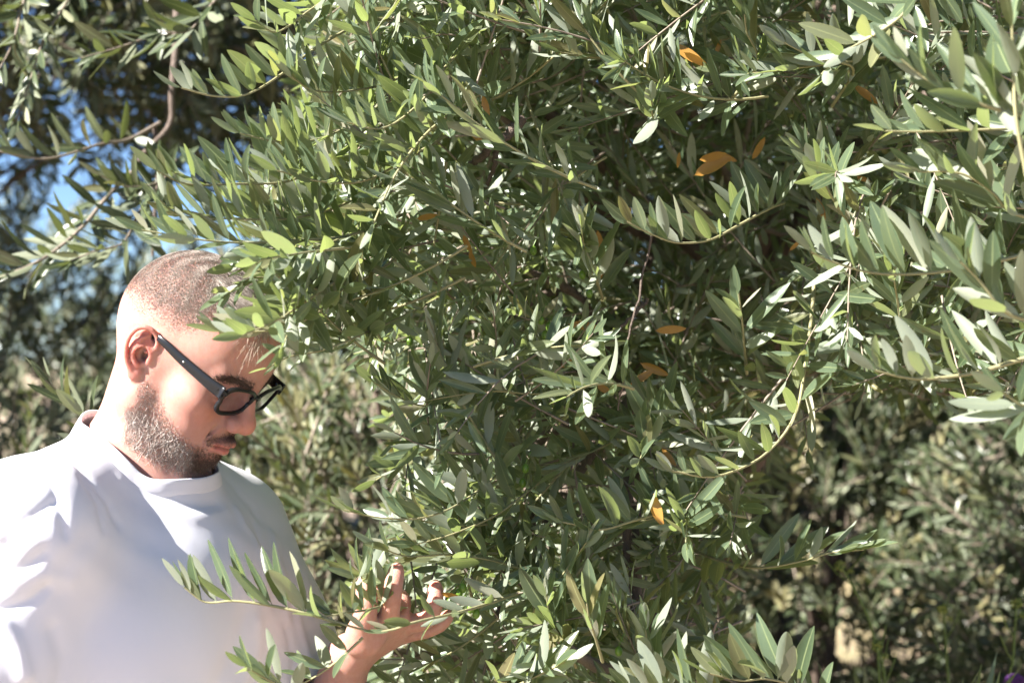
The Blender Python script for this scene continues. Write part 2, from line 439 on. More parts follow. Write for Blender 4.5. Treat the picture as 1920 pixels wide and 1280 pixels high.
def ray_hit(F, px, py, y0=1.45, y1=2.05):
    Y = np.arange(y0, y1, 0.002); p = np.stack([(px - 960) / FPX * Y, Y, 1.6 - (py - 640) / FPX * Y], -1)
    ix = np.clip(np.searchsorted(F.x, p[:, 0]), 0, len(F.x) - 1); iy = np.clip(np.searchsorted(F.y, p[:, 1]), 0, len(F.y) - 1); iz = np.clip(np.searchsorted(F.z, p[:, 2]), 0, len(F.z) - 1)
    d = F.d[ix, iy, iz]; k = np.argmax(d < 0)
    return p[k] if d[k] < 0 else None

# creases of the shirt, where the photograph shows them: (points, width mm, height mm)
FOLDS = [
    ([(60, 870), (95, 905), (114, 963), (118, 1000)], 7, 4.5), ([(135, 868), (165, 905), (197, 948), (215, 985)], 8, 4.0),
    ([(30, 885), (22, 930), (8, 985)], 6, 4), ([(98, 942), (50, 975), (5, 1018), (-40, 1050)], 9, 7), ([(75, 985), (38, 1008), (-10, 1052)], 8, 6),
    ([(80, 1035), (40, 1068), (-20, 1090)], 9, 5), ([(85, 1100), (45, 1128), (-20, 1150)], 8, 6), ([(0, 1168), (28, 1205), (45, 1265)], 9, -7),
    ([(150, 900), (176, 950), (185, 990)], 7, 3), ([(225, 905), (300, 955), (360, 975), (420, 962)], 10, -2.5), ([(250, 900), (330, 945), (400, 948)], 8, 2.2),
    ([(95, 1180), (110, 1230), (105, 1290)], 11, 4), ([(470, 985), (500, 1060), (508, 1130)], 10, 4), ([(440, 965), (478, 1030), (490, 1100)], 9, -3.5),
    ([(505, 1010), (525, 1080), (530, 1160)], 9, -4), ([(455, 1150), (440, 1210), (400, 1290)], 14, 4), ([(480, 1170), (470, 1230), (445, 1290)], 12, -4),
    ([(160, 1010), (120, 1060), (110, 1110)], 14, 2.5),
    ([(545, 1130), (560, 1190), (580, 1240)], 8, -4), ([(530, 1180), (545, 1230), (548, 1270)], 8, 3.5), 
    ([(420, 905), (455, 940), (480, 975)], 9, 2.5), ([(20, 1085), (70, 1075), (130, 1085)], 10, -3),
]
NK0 = np.array([-0.022, 0, 1.43]); NKA = TORSO.l(HEAD.w((-12, 0, -18))) - NK0; NKA = NKA / np.linalg.norm(NKA)
NKL = nrm(np.cross(NKA, [1, 0, 0.0])); NKF = np.cross(NKL, NKA); NKO = NK0 + NKF * 0.008; NRF, NRL = 0.071, 0.080
def neck_pt(th, h, m=1.03): return NKO + NKF * (math.cos(th) * NRF * m) + NKL * (math.sin(th) * NRL * m) + NKA * h
def neck_e(l):
    """elliptical neck opening in torso-local coordinates: <1 inside"""
    f = ((l - NKO) @ NKF) / NRF; s = ((l - NKO) @ NKL) / NRL
    return np.sqrt(f * f + s * s)
def make_shirt(parent, mat):
    F = shirt_field()
    segs = []
    for pts, w, h in FOLDS:
        q = catmull([np.array(p + (0,), float) for p in pts], 7)
        hits = [ray_hit(F, a[0], a[1]) for a in q]
        for a, b in zip(hits[:-1], hits[1:]):
            if a is not None and b is not None and np.linalg.norm(a - b) < 0.12: segs.append((a, b, w / 1000, h / 1000))
    by = {}
    V, Q = F.surface(); V = smooth_mesh(V, Q, 14); Nn = vnormals(V, Q)
    D = np.zeros(len(V))
    fi = -1; cur = None; groups = []
    for a, b, w, h in segs:
        AB = b - a; t = np.clip(((V - a) @ AB) / (AB @ AB + 1e-9), 0, 1); q = np.linalg.norm(V - a - t[:, None] * AB, axis=1); w = w * 0.8
        g = 0.6 * h * np.exp(-(q / w) ** 2)
        key = (w, h)
        by[key] = np.where(np.abs(by.get(key, 0 * g)) > np.abs(g), by.get(key, 0 * g), g)
    for g in by.values(): D += g
    l = TORSO.l(V)
    D += 0.0005 * np.sin(l[:, 1] * 38 + 3 * np.sin(l[:, 2] * 17)) * np.sin(l[:, 2] * 23 + 2 * np.sin(l[:, 1] * 21 + 1)) + 0.0005 * np.sin(l[:, 1] * 90 + l[:, 2] * 60 + 2 * np.sin(l[:, 2] * 40))
    V = V + Nn * D[:, None]
    V = smooth_mesh(V, Q, 1)
    l = TORSO.l(V); e = neck_e(l)
    kill = (e < 1.0) & (l[:, 2] > 1.36)
    # sleeve ends
    for s, e0 in ((SH_R, EL_R), (SH_L, TORSO.l(ELL_))):
        d = e0 - s; L = np.linalg.norm(d); d = d / L; t = (l - s) @ d
        r = np.linalg.norm(l - s - t[:, None] * d, axis=1)
        kill |= (t > L * (0.70 if s[1] < 0 else 0.66)) & (r < 0.105)
    keep = ~kill[Q].any(1); Q2 = Q[keep]
    used = np.unique(Q2); mp = np.full(len(V), -1); mp[used] = np.arange(len(used))
    o = mesh_obj("t_shirt", V[used], mp[Q2], mat, parent)
    sm = o.modifiers.new("thickness", 'SOLIDIFY'); sm.thickness = 0.0022; sm.offset = -1
    # ribbed collar laid on the shirt surface around the opening
    ring = []; rn = []
    from mathutils.bvhtree import BVHTree
    bv = BVHTree.FromPolygons([Vector(v) for v in V], [tuple(int(i) for i in q) for q in Q])
    for th in np.linspace(0, 2 * np.pi, 120, endpoint=False):
        p = TORSO.w(neck_pt(th, 0.16)); h = bv.ray_cast(Vector(p), Vector(-(TORSO.R @ NKA)))
        ring.append(np.array(h[0]) if h[0] is not None else p); rn.append(np.array(h[1]) if h[0] is not None else np.array([0, 0, 1.0]))
    ring = np.array(ring)
    rn = np.array(rn); rn = rn * np.sign(rn[:, 2:3] + 1e-6)
    for _ in range(30): rn = nrm(np.roll(rn, 1, 0) + 2 * rn + np.roll(rn, -1, 0))
    for _ in range(6): ring[:, 2] = 0.25 * np.roll(ring[:, 2], 1) + 0.5 * ring[:, 2] + 0.25 * np.roll(ring[:, 2], -1)
    ctr = ring.mean(0)
    n = len(ring); T = nrm(np.roll(ring, -1, 0) - np.roll(ring, 1, 0))
    out = nrm(np.cross(T, rn)); out = out * np.sign(((ring - ctr) * out).sum(1))[:, None]
    # section: from outer edge on the shirt up to the inner lip
    prof = [(0.0120, -0.0060), (0.0112, -0.0022), (0.004, 0.0016), (-0.003, 0.0042), (-0.007, 0.0052), (-0.0085, 0.0045), (-0.0085, 0.002), (-0.004, -0.002)]
    VV = np.stack([ring + out * a + rn * (b * 0.6 + 0.0028) for a, b in prof], 1).reshape(-1, 3); m = len(prof)
    i = np.arange(n)[:, None] * m; i2 = (np.arange(n)[:, None] + 1) % n * m; j = np.arange(m - 1)[None]
    FF = np.stack([i + j, i2 + j, i2 + j + 1, i + j + 1], -1).reshape(-1, 4)
    mesh_obj("collar", VV, FF, mat, o)
    return o

def shirt_material():
    m, nt, bs = new_mat("white_cotton"); L = nt.links
    bs.inputs["Base Color"].default_value = (0.83, 0.82, 0.90, 1); bs.inputs["Roughness"].default_value = 0.9
    bs.inputs["Specular IOR Level"].default_value = 0.2
    bs.inputs["Sheen Weight"].default_value = 0.15
    no = N(nt, "ShaderNodeTexNoise"); no.inputs["Scale"].default_value = 1400; no.inputs["Detail"].default_value = 2
    n2 = N(nt, "ShaderNodeTexNoise"); n2.inputs["Scale"].default_value = 45; n2.inputs["Detail"].default_value = 4
    b = N(nt, "ShaderNodeBump"); b.inputs["Strength"].default_value = 0.25; b.inputs["Distance"].default_value = 0.0006; L.new(no.outputs[0], b.inputs["Height"])
    b2 = N(nt, "ShaderNodeBump"); b2.inputs["Strength"].default_value = 0.06; b2.inputs["Distance"].default_value = 0.004; L.new(n2.outputs[0], b2.inputs["Height"])
    L.new(b.outputs[0], b2.inputs["Normal"]); L.new(b2.outputs[0], bs.inputs["Normal"])
    return m
def skin_material():
    m, nt, bs = new_mat("skin"); L = nt.links
    at = N(nt, "ShaderNodeAttribute", attribute_name="data")
    no = N(nt, "ShaderNodeTexNoise"); no.inputs["Scale"].default_value = 85; no.inputs["Detail"].default_value = 8; no.inputs["Roughness"].default_value = 0.75
    n3 = N(nt, "ShaderNodeTexNoise"); n3.inputs["Scale"].default_value = 900; n3.inputs["Detail"].default_value = 3
    c = mixc(nt, mth(nt, 'MULTIPLY', ramp(nt, no.outputs[0], 0.35, 0.65), 0.6), at.outputs["Color"], (0.44, 0.19, 0.145))
    L.new(c, bs.inputs["Base Color"])
    bs.inputs["Roughness"].default_value = 0.55
    bs.inputs["Subsurface Weight"].default_value = 0.55
    bs.inputs["Subsurface Radius"].default_value = (1.0, 0.28, 0.12)
    bs.inputs["Subsurface Scale"].default_value = 0.008
    bp = N(nt, "ShaderNodeBump"); bp.inputs["Strength"].default_value = 0.55; bp.inputs["Distance"].default_value = 0.0010
    L.new(n3.outputs[0], bp.inputs["Height"]); L.new(bp.outputs[0], bs.inputs["Normal"])
    return m
def hair_material(name, rough=0.45):
    m, nt, bs = new_mat(name); at = N(nt, "ShaderNodeAttribute", attribute_name="data")
    nt.links.new(at.outputs["Color"], bs.inputs["Base Color"]); bs.inputs["Roughness"].default_value = rough
    bs.inputs["Specular IOR Level"].default_value = 0.6
    return m
def gs(x, s): return np.exp(-(x / s) ** 2)
def ss(x, a, b):
    t = np.clip((x - a) / (b - a), 0, 1); return t * t * (3 - 2 * t)

def beard_mask(l):
    x, y, z = l[:, 0], np.abs(l[:, 1]), l[:, 2]
    top = np.where(x < 28, -8 - (x - 10) * 0.4, np.where(x < 80, -15 - (x - 28) * 0.58, -46.0))
    b = ss(top - z, 0, 22) * ss(x, 4, 13 + 0) * ss(z, -100, -88) * ss(x + (z + 60) * 0.35, 2, 14)
    mu = gs(z + 35.5 + y * 0.30, 5.5) * ss(x, 76, 84) * ss(32 - y, 0, 6)
    lips = ((z > -58) & (z < -41 - y * 0.15) & (y < 22) & (x > 86))
    under = ss(z, -66, -59) * gs(y, 14) * (x > 88)            # bare band under the lip
    b = np.where(lips, 0, b) * (1 - 0.8 * under)
    return np.clip(np.maximum(b, np.where(lips, 0, mu)), 0, 1)
def scalp_mask(l):
    x, y, z = l[:, 0], np.abs(l[:, 1]), l[:, 2]
    line = 20 + ss(x, -60, 10) * 8 + ss(x, 10, 60) * 40 + ss(x, 55, 88) * 14        # hairline height
    side = ss(z - line, 0, 44)
    rec = ss(x, 60, 76) * ss(y, 22, 36)
    return np.clip(side * (1 - rec) * (x < 95), 0, 1)

def strands(V, Nn, tri_src, w, count, lengthf, dirf, colf, width, seed, segs=4, curl=0.25):
    r = np.random.default_rng(seed)
    A, B, C = V[tri_src[:, 0]], V[tri_src[:, 1]], V[tri_src[:, 2]]
    area = np.linalg.norm(np.cross(B - A, C - A), axis=1) * w
    idx = r.choice(len(area), count, p=area / area.sum())
    u, v = r.random(count), r.random(count); fl = u + v > 1; u[fl] = 1 - u[fl]; v[fl] = 1 - v[fl]
    p = A[idx] + (B - A)[idx] * u[:, None] + (C - A)[idx] * v[:, None]
    n = nrm(Nn[tri_src[idx, 0]]); l = HEAD.l(p)
    d = dirf(l, n, r); L = lengthf(l, r); col = colf(l, r)
    side = nrm(np.cross(d, r.normal(size=(count, 3)))); side2 = np.cross(d, side)
    pts = [p - n * 0.0006]; wv = [1.0]
    bend = r.normal(size=(count, 3)) * curl
    for k in range(1, segs + 1):
        t = k / segs
        pts.append(p + (d * t + bend * t * t) * L[:, None]); wv.append(max(0.15, 1 - t ** 2 * 0.9))
    VV = []; 
    for q, s in zip(pts, wv):
        for c in range(3):
            a = c * 2.0944; VV.append(q + (side * math.cos(a) + side2 * math.sin(a)) * width * s)
    VV = np.stack(VV, 1).reshape(-1, 3); m = 3 * (segs + 1); F = []
    for k in range(segs):
        for c in range(3): F.append((3 * k + c, 3 * k + (c + 1) % 3, 3 * k + 3 + (c + 1) % 3, 3 * k + 3 + c))
    F = (np.array(F)[None] + (np.arange(count) * m)[:, None, None]).reshape(-1, 4)
    return VV, F, np.repeat(np.concatenate([col, np.ones((count, 1))], 1), m, 0)

def build_person():
    man = empty("person", (0, 0, 0)); man.location = (-0.405, 1.81, 0); 
    tag(man, "bearded man in glasses and white t-shirt looking down and touching the olive branch", "person")
    def adopt(o): o.parent = man; o.matrix_parent_inverse = Matrix.Translation(man.location).inverted(); return o
    Fb = make_body(); V, Q = Fb.surface(); del Fb
    V = smooth_mesh(V, Q, 2, 0.45); Nn = vnormals(V, Q)
    l = HEAD.l(V); x, y, z = l[:, 0], l[:, 1], l[:, 2]; ay = np.abs(y)
    base = np.array([0.50, 0.275, 0.225]); col = np.repeat(base[None], len(V), 0)
    def blend(c, w): 
        nonlocal col; w = np.clip(w, 0, 1)[:, None]; col = col * (1 - w) + np.array(c) * w
    head = (V[:, 2] > 1.40) & (V[:, 0] < -0.19)
    blend((0.62, 0.24, 0.17), head * 0.9 * gs(x - 112, 20) * gs(y, 20) * gs(z + 14, 18))
    blend((0.56, 0.22, 0.165), head * 0.7 * gs(x - 74, 24) * gs(ay - 42, 20) * gs(z + 18, 20))
    ear = head * ss(ay, 70, 76) * gs(x + 4, 24) * gs(z - 4, 34); blend((0.72, 0.19, 0.15), ear * 0.7)  # red ear skin, with the backlit glow put into its colour
    lip = head * (gs(z + 47.5, 6.5) * ss(23 - ay, 0, 4) * ss(x, 88, 94)); blend((0.55, 0.14, 0.12), lip * 0.9)
    seam = head * gs(z + 47.8, 1.6) * ss(23 - ay, 0, 4) * ss(x, 86, 92); blend((0.16, 0.04, 0.035), seam)
    blend((0.36, 0.22, 0.18), head * beard_mask(l) * 0.30)
    blend((0.13, 0.095, 0.08), head * scalp_mask(l) ** 1.3 * 0.85)
    blend((0.16, 0.08, 0.06), head * beard_mask(l) * ss(x, 80, 90) * 0.6)
    blend((0.20, 0.10, 0.08), head * gs(z - 4.0, 1.6) * gs(ay - 33, 12) * ss(x, 74, 79))    # lash line
    hand = (V[:, 0] > -0.2) & (V[:, 2] < 1.40); tipy = ss(V[:, 2], 1.335, 1.375)
    blend((0.60, 0.27, 0.215), hand * (0.25 + 0.5 * tipy))
    blend((0.56, 0.33, 0.26), (V[:, 2] < 1.40) * 0.4)
    body = mesh_obj("body", V, Q, M_skin, None, np.concatenate([col, np.ones((len(V), 1))], 1)); adopt(body)
    # ---- hair
    tri = np.vstack([Q[:, :3], Q[:, [0, 2, 3]]]); tri = tri[head[tri].all(1)]
    lt = HEAD.l(V[tri[:, 0]])
    fw, up, lf = HEAD.R[:, 0], HEAD.R[:, 2], HEAD.R[:, 1]
    offear = 1 - (ss(np.abs(lt[:, 1]), 68, 73) * gs(lt[:, 0] + 4, 26) * (lt[:, 2] < 38))
    sm = scalp_mask(lt) * offear
    def topness(l): return ss(l[:, 2], 70, 104)
    hb = MB()
    def hl(l, r): return (0.0014 + 0.0065 * ss(l[:, 2], 44, 68) + 0.011 * topness(l) + 0.008 * ss(l[:, 0], 60, 90) * ss(l[:, 2], 70, 95)) * r.uniform(0.6, 1.2, len(l))
    def hd(l, n, r): 
        t = topness(l)[:, None]; fr = ss(l[:, 0], 40, 85)[:, None]
        return nrm(n * (0.55 - 0.1 * t) + fw * (0.45 + 0.4 * t) - up * (1 - t) * 0.55 - up * fr * 0.5 + r.normal(size=n.shape) * 0.09 + 0.28 * np.sin(l[:, [2, 0, 1]] * np.array([.21, .27, .24]) + 2.2 * np.sin(l * .11)))
    def hc(l, r):
        k = r.random(len(l))[:, None]; dark = np.array([0.08, 0.062, 0.053]); lite = np.array([0.32, 0.255, 0.215]); grey = np.array([0.60, 0.52, 0.46])
        c = dark * (1 - k) + lite * k
        g = (r.random(len(l)) < 0.28 + 0.3 * ss(l[:, 0], 70, 92))[:, None]; return np.where(g, grey, c)
    hb.add(*strands(V, Nn, tri, sm ** 1.3 + 1e-9, 100000, hl, hd, hc, 0.00015, 5, 3, 0.16))
    def ql(l, r): return 0.030 * r.uniform(0.6, 1.1, len(l))
    lock = np.clip(ss(lt[:, 0], 66, 84) * gs(lt[:, 2] - 88, 12) * ss(lt[:, 1], -52, -30), 0, 1) * sm
    hb.add(*strands(V, Nn, tri, lock + 1e-12, 2600, ql, lambda l, n, r: nrm(n * 0.35 + fw * 0.35 - up * 0.75 - lf * 0.55 + r.normal(size=n.shape) * 0.12), lambda l, r: np.array([0.62, 0.52, 0.42]) * r.uniform(0.7, 1.1, (len(l), 1)), 0.00025, 6, 6, 0.2))
    adopt(hb.build("hair", M_hair))
    bm = beard_mask(lt) * (1 - ss(np.abs(lt[:, 1]), 69, 73))
    def bl(l, r): return (0.0020 + 0.0040 * ss(-l[:, 2], 35, 80)) * r.uniform(0.5, 1.25, len(l))
    def bd(l, n, r): return nrm(n * 0.55 - up * 0.75 + fw * 0.25 + r.normal(size=n.shape) * 0.35)
    def bc(l, r):
        k = r.random(len(l))[:, None]; front = (ss(l[:, 0], 78, 90))[:, None]
        g = np.array([0.36, 0.27, 0.23]) * (1 - k ** 2) + np.array([0.82, 0.75, 0.70]) * k ** 2
        d = np.array([0.06, 0.035, 0.025]) * (1 - k) + np.array([0.18, 0.11, 0.08]) * k
        return g * (1 - front) + d * front
    bb = MB(); bb.add(*strands(V, Nn, tri, bm ** 1.6 + 1e-9, 20000, bl, bd, bc, 0.00021, 7, 4, 0.5))
    adopt(bb.build("beard", M_hair))
    eb = MB()
    for s in (-1, 1):
        wv = gs(lt[:, 2] - 27 - 4 * np.sin(np.clip((s * lt[:, 1] - 10) / 40, 0, 1) * 3), 3.6) * ss(s * lt[:, 1], 8, 14) * ss(54 - s * lt[:, 1], 0, 8) * (lt[:, 0] > 62)
        eb.add(*strands(V, Nn, tri, wv + 1e-12, 700, lambda l, r: 0.007 * r.uniform(0.6, 1.2, len(l)), lambda l, n, r: nrm(n * 0.4 + lf * s * 0.8 + up * 0.15 + r.normal(size=n.shape) * 0.15), lambda l, r: np.array([0.09, 0.05, 0.035]) * r.uniform(0.6, 1.6, (len(l), 1)), 0.00025, 8 + s))
    adopt(eb.build("eyebrows", M_hair))
    # ---- clothes
    sh = make_shirt(None, M_shirt); adopt(sh)
    for c in list(scene.objects):
        if c.name == "collar": c.matrix_parent_inverse = Matrix.Identity(4)
    F = Field(spacing(-0.75, -0.05, (), 1, 0.01), spacing(1.45, 2.15, (), 1, 0.01), spacing(0.02, 1.02, (), 1, 0.01))
    T = TORSO
    T.ell(F, (0, 0, 0.93), (0.12, 0.165, 0.12), 0.04)
    for s in (-1, 1):
        T.cone(F, (0, s * 0.085, 0.88), (0.02, s * 0.10, 0.50), 0.09, 0.072, 0.05); T.cone(F, (0.02, s * 0.10, 0.50), (-0.01, s * 0.11, 0.07), 0.070, 0.062, 0.03)
    V2, Q2 = F.surface(); adopt(mesh_obj("trousers", smooth_mesh(V2, Q2, 2), Q2, M_denim))
    for s in (-1, 1):
        F = Field(spacing(-0.75, -0.05, (), 1, 0.008), spacing(1.40, 2.15, (), 1, 0.008), spacing(-0.02, 0.14, (), 1, 0.008))
        T.cone(F, (-0.03, s * 0.11, 0.05), (0.12, s * 0.125, 0.035), 0.045, 0.038, 0.03); T.ell(F, (0.05, s * 0.12, 0.016), (0.14, 0.048, 0.014), 0.01)
        V2, Q2 = F.surface(); adopt(mesh_obj("shoe", smooth_mesh(V2, Q2, 1), Q2, M_shoe))
    return man

def build_glasses():
    g = empty("eyeglasses", (0, 0, 0))
    Mx = Matrix([[*HEAD.R[0], HEAD.O[0]], [*HEAD.R[1], HEAD.O[1]], [*HEAD.R[2], HEAD.O[2]], [0, 0, 0, 1]])
    # settled a little down the nose, with the usual forward tilt
    loc = Mx @ Matrix.Scale(0.93, 4) @ Matrix.Translation((0.0025, 0, 0.0055)) 
    g.matrix_world = loc
    tag(g, "black thick-rimmed glasses worn low on the bearded man's nose", "glasses")
    mm = 0.001; tiltm = Matrix.Rotation(R_(8), 3, 'Y')
    def bx(u, v, off=0.0):          # u left, v up in the front plane, wrapped slightly round the face
        p = Vector((99.5 + off - 0.0022 * u * u, u, v + 0)); q = tiltm @ Vector((p.x - 99.5, p.y, p.z)); return np.array([q.x + 99.5, q.y, q.z + 6]) * mm
    fr = MB()
    def outline(s, a, b, n=64, ex=3.0):
        out = []
        for th in np.linspace(0, 2 * np.pi, n, endpoint=False):
            c, d = math.cos(th), math.sin(th); r = (abs(c) ** ex + abs(d) ** ex) ** (-1 / ex)
            u = r * c * a; v = r * d * b
            v *= 1.0 + 0.10 * (u / a)          # taller on the outer side
            if v < 0: u *= 0.93
            out.append((s * (33 + u), v))
        return out
    for s in (-1, 1):
        oi = outline(s, 25.5, 15.0); oo = outline(s, 29.6, 19.2); n = len(oi)
        sec = [[bx(*q, 2.2) for q in oo], [bx(*q, 2.2) for q in oi], [bx(*q, -1.8) for q in oi], [bx(*q, -1.8) for q in oo]]
        VV = np.array(sec).transpose(1, 0, 2).reshape(-1, 3); i = np.arange(n)[:, None] * 4; i2 = (np.arange(n)[:, None] + 1) % n * 4; j = np.arange(4)[None]; j2 = (j + 1) % 4
        F = np.stack([i + j, i2 + j, i2 + j2, i + j2], -1).reshape(-1, 4); fr.add(VV, F if s < 0 else F[:, ::-1])
        # hinge lug
        V3, F3 = tube([bx(s * 59, 9, 0), bx(s * 64, 9.5, -1), bx(s * 68.5, 9.5, -5)], [0.0042, 0.0045, 0.0040], 8, flat=(1, 0.7)); fr.add(V3, F3)
    V3, F3 = tube([bx(-9, 4.5, 0), bx(-4, 8.2, 1), bx(0, 9, 1.4), bx(4, 8.2, 1), bx(9, 4.5, 0)], 0.0026, 8); fr.add(V3, F3)
    o = fr.build("frame", M_acetate, g); 
    bv = o.modifiers.new("b", 'BEVEL'); bv.width = 0.0007; bv.segments = 2
    for s in (-1, 1):
        y0 = s * 70.0 * mm
        pts = catmull([np.array([93.5, s * 68, 16.5]) * mm, np.array([70, s * 72, 17.5]) * mm, np.array([35, s * 75.5, 20]) * mm, np.array([8, s * 77, 23]) * mm, np.array([-7, s * 74, 21]) * mm, np.array([-19, s * 70, 8]) * mm, np.array([-24, s * 66, -6]) * mm], 30)
        t = np.linspace(0, 1, 30); hgt = np.interp(t, [0, .08, .45, .7, 1], [7.2, 6.6, 4.4, 2.8, 3.2]) * mm; thk = np.full(30, 1.7 * mm)
        T = nrm(np.gradient(pts, axis=0)); sd = nrm(np.cross(T, [0, 0, 1.0])); upv = np.cross(sd, T)
        VV = np.stack([pts + sd * thk[:, None] * a + upv * hgt[:, None] * b for a, b in ((1, .75), (.6, 1), (-.6, 1), (-1, .75), (-1, -.75), (-.6, -1), (.6, -1), (1, -.75))], 1).reshape(-1, 3)
        i = np.arange(29)[:, None] * 8; j = np.arange(8)[None]; j2 = (j + 1) % 8
        F = np.stack([i + j, i + j2, i + 8 + j2, i + 8 + j], -1).reshape(-1, 4)
        cap = np.array([[0, 3, 4, 7], [0, 1, 2, 3], [4, 5, 6, 7]])
        F = np.vstack([F, cap, cap + 29 * 8])
        tm = mesh_obj("temple", VV, F, M_acetate, g, smooth=False)
        q = pts[9] + np.array([0, s * 2.2, 0.0]) * mm
        bm_v, bm_f = tube([q - np.array([0, s * 1.0, 0]) * mm, q], [0.0013, 0.0013], 8); 
        bm_f = np.vstack([bm_f, [[8, 9, 10, 11], [8, 11, 12, 15], [12, 13, 14, 15]]])
        mesh_obj("stud", bm_v, bm_f, M_silver, tm)
        oi = outline(s, 26.3, 15.8); c = bx(s * 33, 0, 0.2); VV = [c] + [bx(*q, 0.2) for q in oi]; n = len(oi)
        F = [(0, 1 + k, 1 + (k + 1) % n) for k in range(n)]
        mesh_obj("lens", np.array(VV), np.array(F if s < 0 else [f[::-1] for f in F]), M_lens, g)
    return g

M_skin = skin_material(); M_hair = hair_material("hair"); M_shirt = shirt_material()
M_denim, nt_, bs_ = new_mat("denim"); bs_.inputs["Base Color"].default_value = (0.04, 0.07, 0.15, 1); bs_.inputs["Roughness"].default_value = 0.85
M_shoe, nt_, bs_ = new_mat("shoe_leather"); bs_.inputs["Base Color"].default_value = (0.12, 0.07, 0.04, 1); bs_.inputs["Roughness"].default_value = 0.5
M_acetate, nt_, bs_ = new_mat("black_acetate"); bs_.inputs["Base Color"].default_value = (0.012, 0.012, 0.014, 1); bs_.inputs["Roughness"].default_value = 0.25; bs_.inputs["Specular IOR Level"].default_value = 0.35
M_silver, nt_, bs_ = new_mat("silver"); bs_.inputs["Base Color"].default_value = (0.8, 0.8, 0.8, 1); bs_.inputs["Metallic"].default_value = 1; bs_.inputs["Roughness"].default_value = 0.25
M_lens = bpy.data.materials.new("lens_glass"); M_lens.use_nodes = True; nt_ = M_lens.node_tree; nt_.nodes.remove(nt_.nodes["Principled BSDF"])
tp = nt_.nodes.new("ShaderNodeBsdfTransparent"); tp.inputs[0].default_value = (0.74, 0.74, 0.80, 1); gl = nt_.nodes.new("ShaderNodeBsdfGlossy"); gl.inputs["Roughness"].default_value = 0.02
mx = nt_.nodes.new("ShaderNodeMixShader")
mx.inputs[0].default_value = 0.07; nt_.links.new(tp.outputs[0], mx.inputs[1]); nt_.links.new(gl.outputs[0], mx.inputs[2]); nt_.links.new(mx.outputs[0], nt_.nodes["Material Output"].inputs[0])
build_person(); build_glasses()
# ------------------------------------------------------------------ olive foliage
def leaf_template(lod):
    v = {0: [0, .05, .16, .32, .5, .68, .84, .95, 1], 1: [0, .08, .3, .6, .85, 1], 2: [0, .4, 1]}[lod]
    v = np.array(v); w = np.clip((v - 0.035) / 0.965, 0, 1); w = (w ** 0.62) * (1 - w) ** 0.72; w = w / 0.425
    w[0] = 0.06; w[-1] = 0.03 if lod < 2 else 0.02
    if lod < 2: w[1] = max(w[1] if lod else 0.09, 0.09)
    if lod == 2: w = np.array([0.05, 1.0, 0.05])
    V = []; 
    for vv, ww in zip(v, w):
        for u in (-1, 0, 1): V.append((u, vv, ww))
    F = []
    for i in range(len(v) - 1):
        for j in (0, 1): F.append((3 * i + j, 3 * i + j + 1, 3 * i + 4 + j, 3 * i + 3 + j))
    return np.array(V, float), np.array(F)
LT = {k: leaf_template(k) for k in (0, 1, 2)}
class Foliage:
    """leaves and twigs collected for one part"""
    def __init__(s): s.rows = []; s.st = MB()
    def leaf(s, base, d, n, L, W, bend, rnd, yel=0.0):
        s.rows.append(np.concatenate([base, d, n, [L, W, bend, rnd, yel]]))
    def mesh(s, lod, rows=None):
        r = np.array(s.rows if rows is None else rows)
        if len(r) == 0: return None
        b, d, n = r[:, 0:3], nrm(r[:, 3:6]), r[:, 6:9]; n = nrm(n - d * (n * d).sum(1, keepdims=True)); sd = np.cross(d, n)
        L, W, bend, rn, ye = (r[:, i][:, None] for i in range(9, 14))
        T, F = LT[lod]; u, v, w = T[:, 0][None], T[:, 1][None], T[:, 2][None]
        x = u * w * W * 0.5; y = v * L
        wav = 0.03 * np.sin(v * 9 + rn * 40) * u * w
        z = bend * L * v * v + (np.abs(u) * w * W * 0.5) * (0.10 + 0.55 * ((rn * 7.3) % 1)) + wav * W
        sx = (((rn * 13.7) % 1) - 0.5) * 0.10 * L * v * v       # sideways sweep
        V = b[:, None] + sd[:, None] * (x + sx)[..., None] + d[:, None] * y[..., None] + n[:, None] * z[..., None]
        m = T.shape[0]; FF = (F[None] + (np.arange(len(r)) * m)[:, None, None]).reshape(-1, 4)
        A = np.stack([np.broadcast_to(rn, x.shape), np.broadcast_to(u * 0.5 + 0.5, x.shape), np.broadcast_to(v, x.shape), np.broadcast_to(ye, x.shape)], -1).reshape(-1, 4)
        return V.reshape(-1, 3), FF, A
    def build(s, name, mat, parent, lod):
        V, F, A = s.mesh(lod)
        return mesh_obj(name, V, F, mat, parent, A)
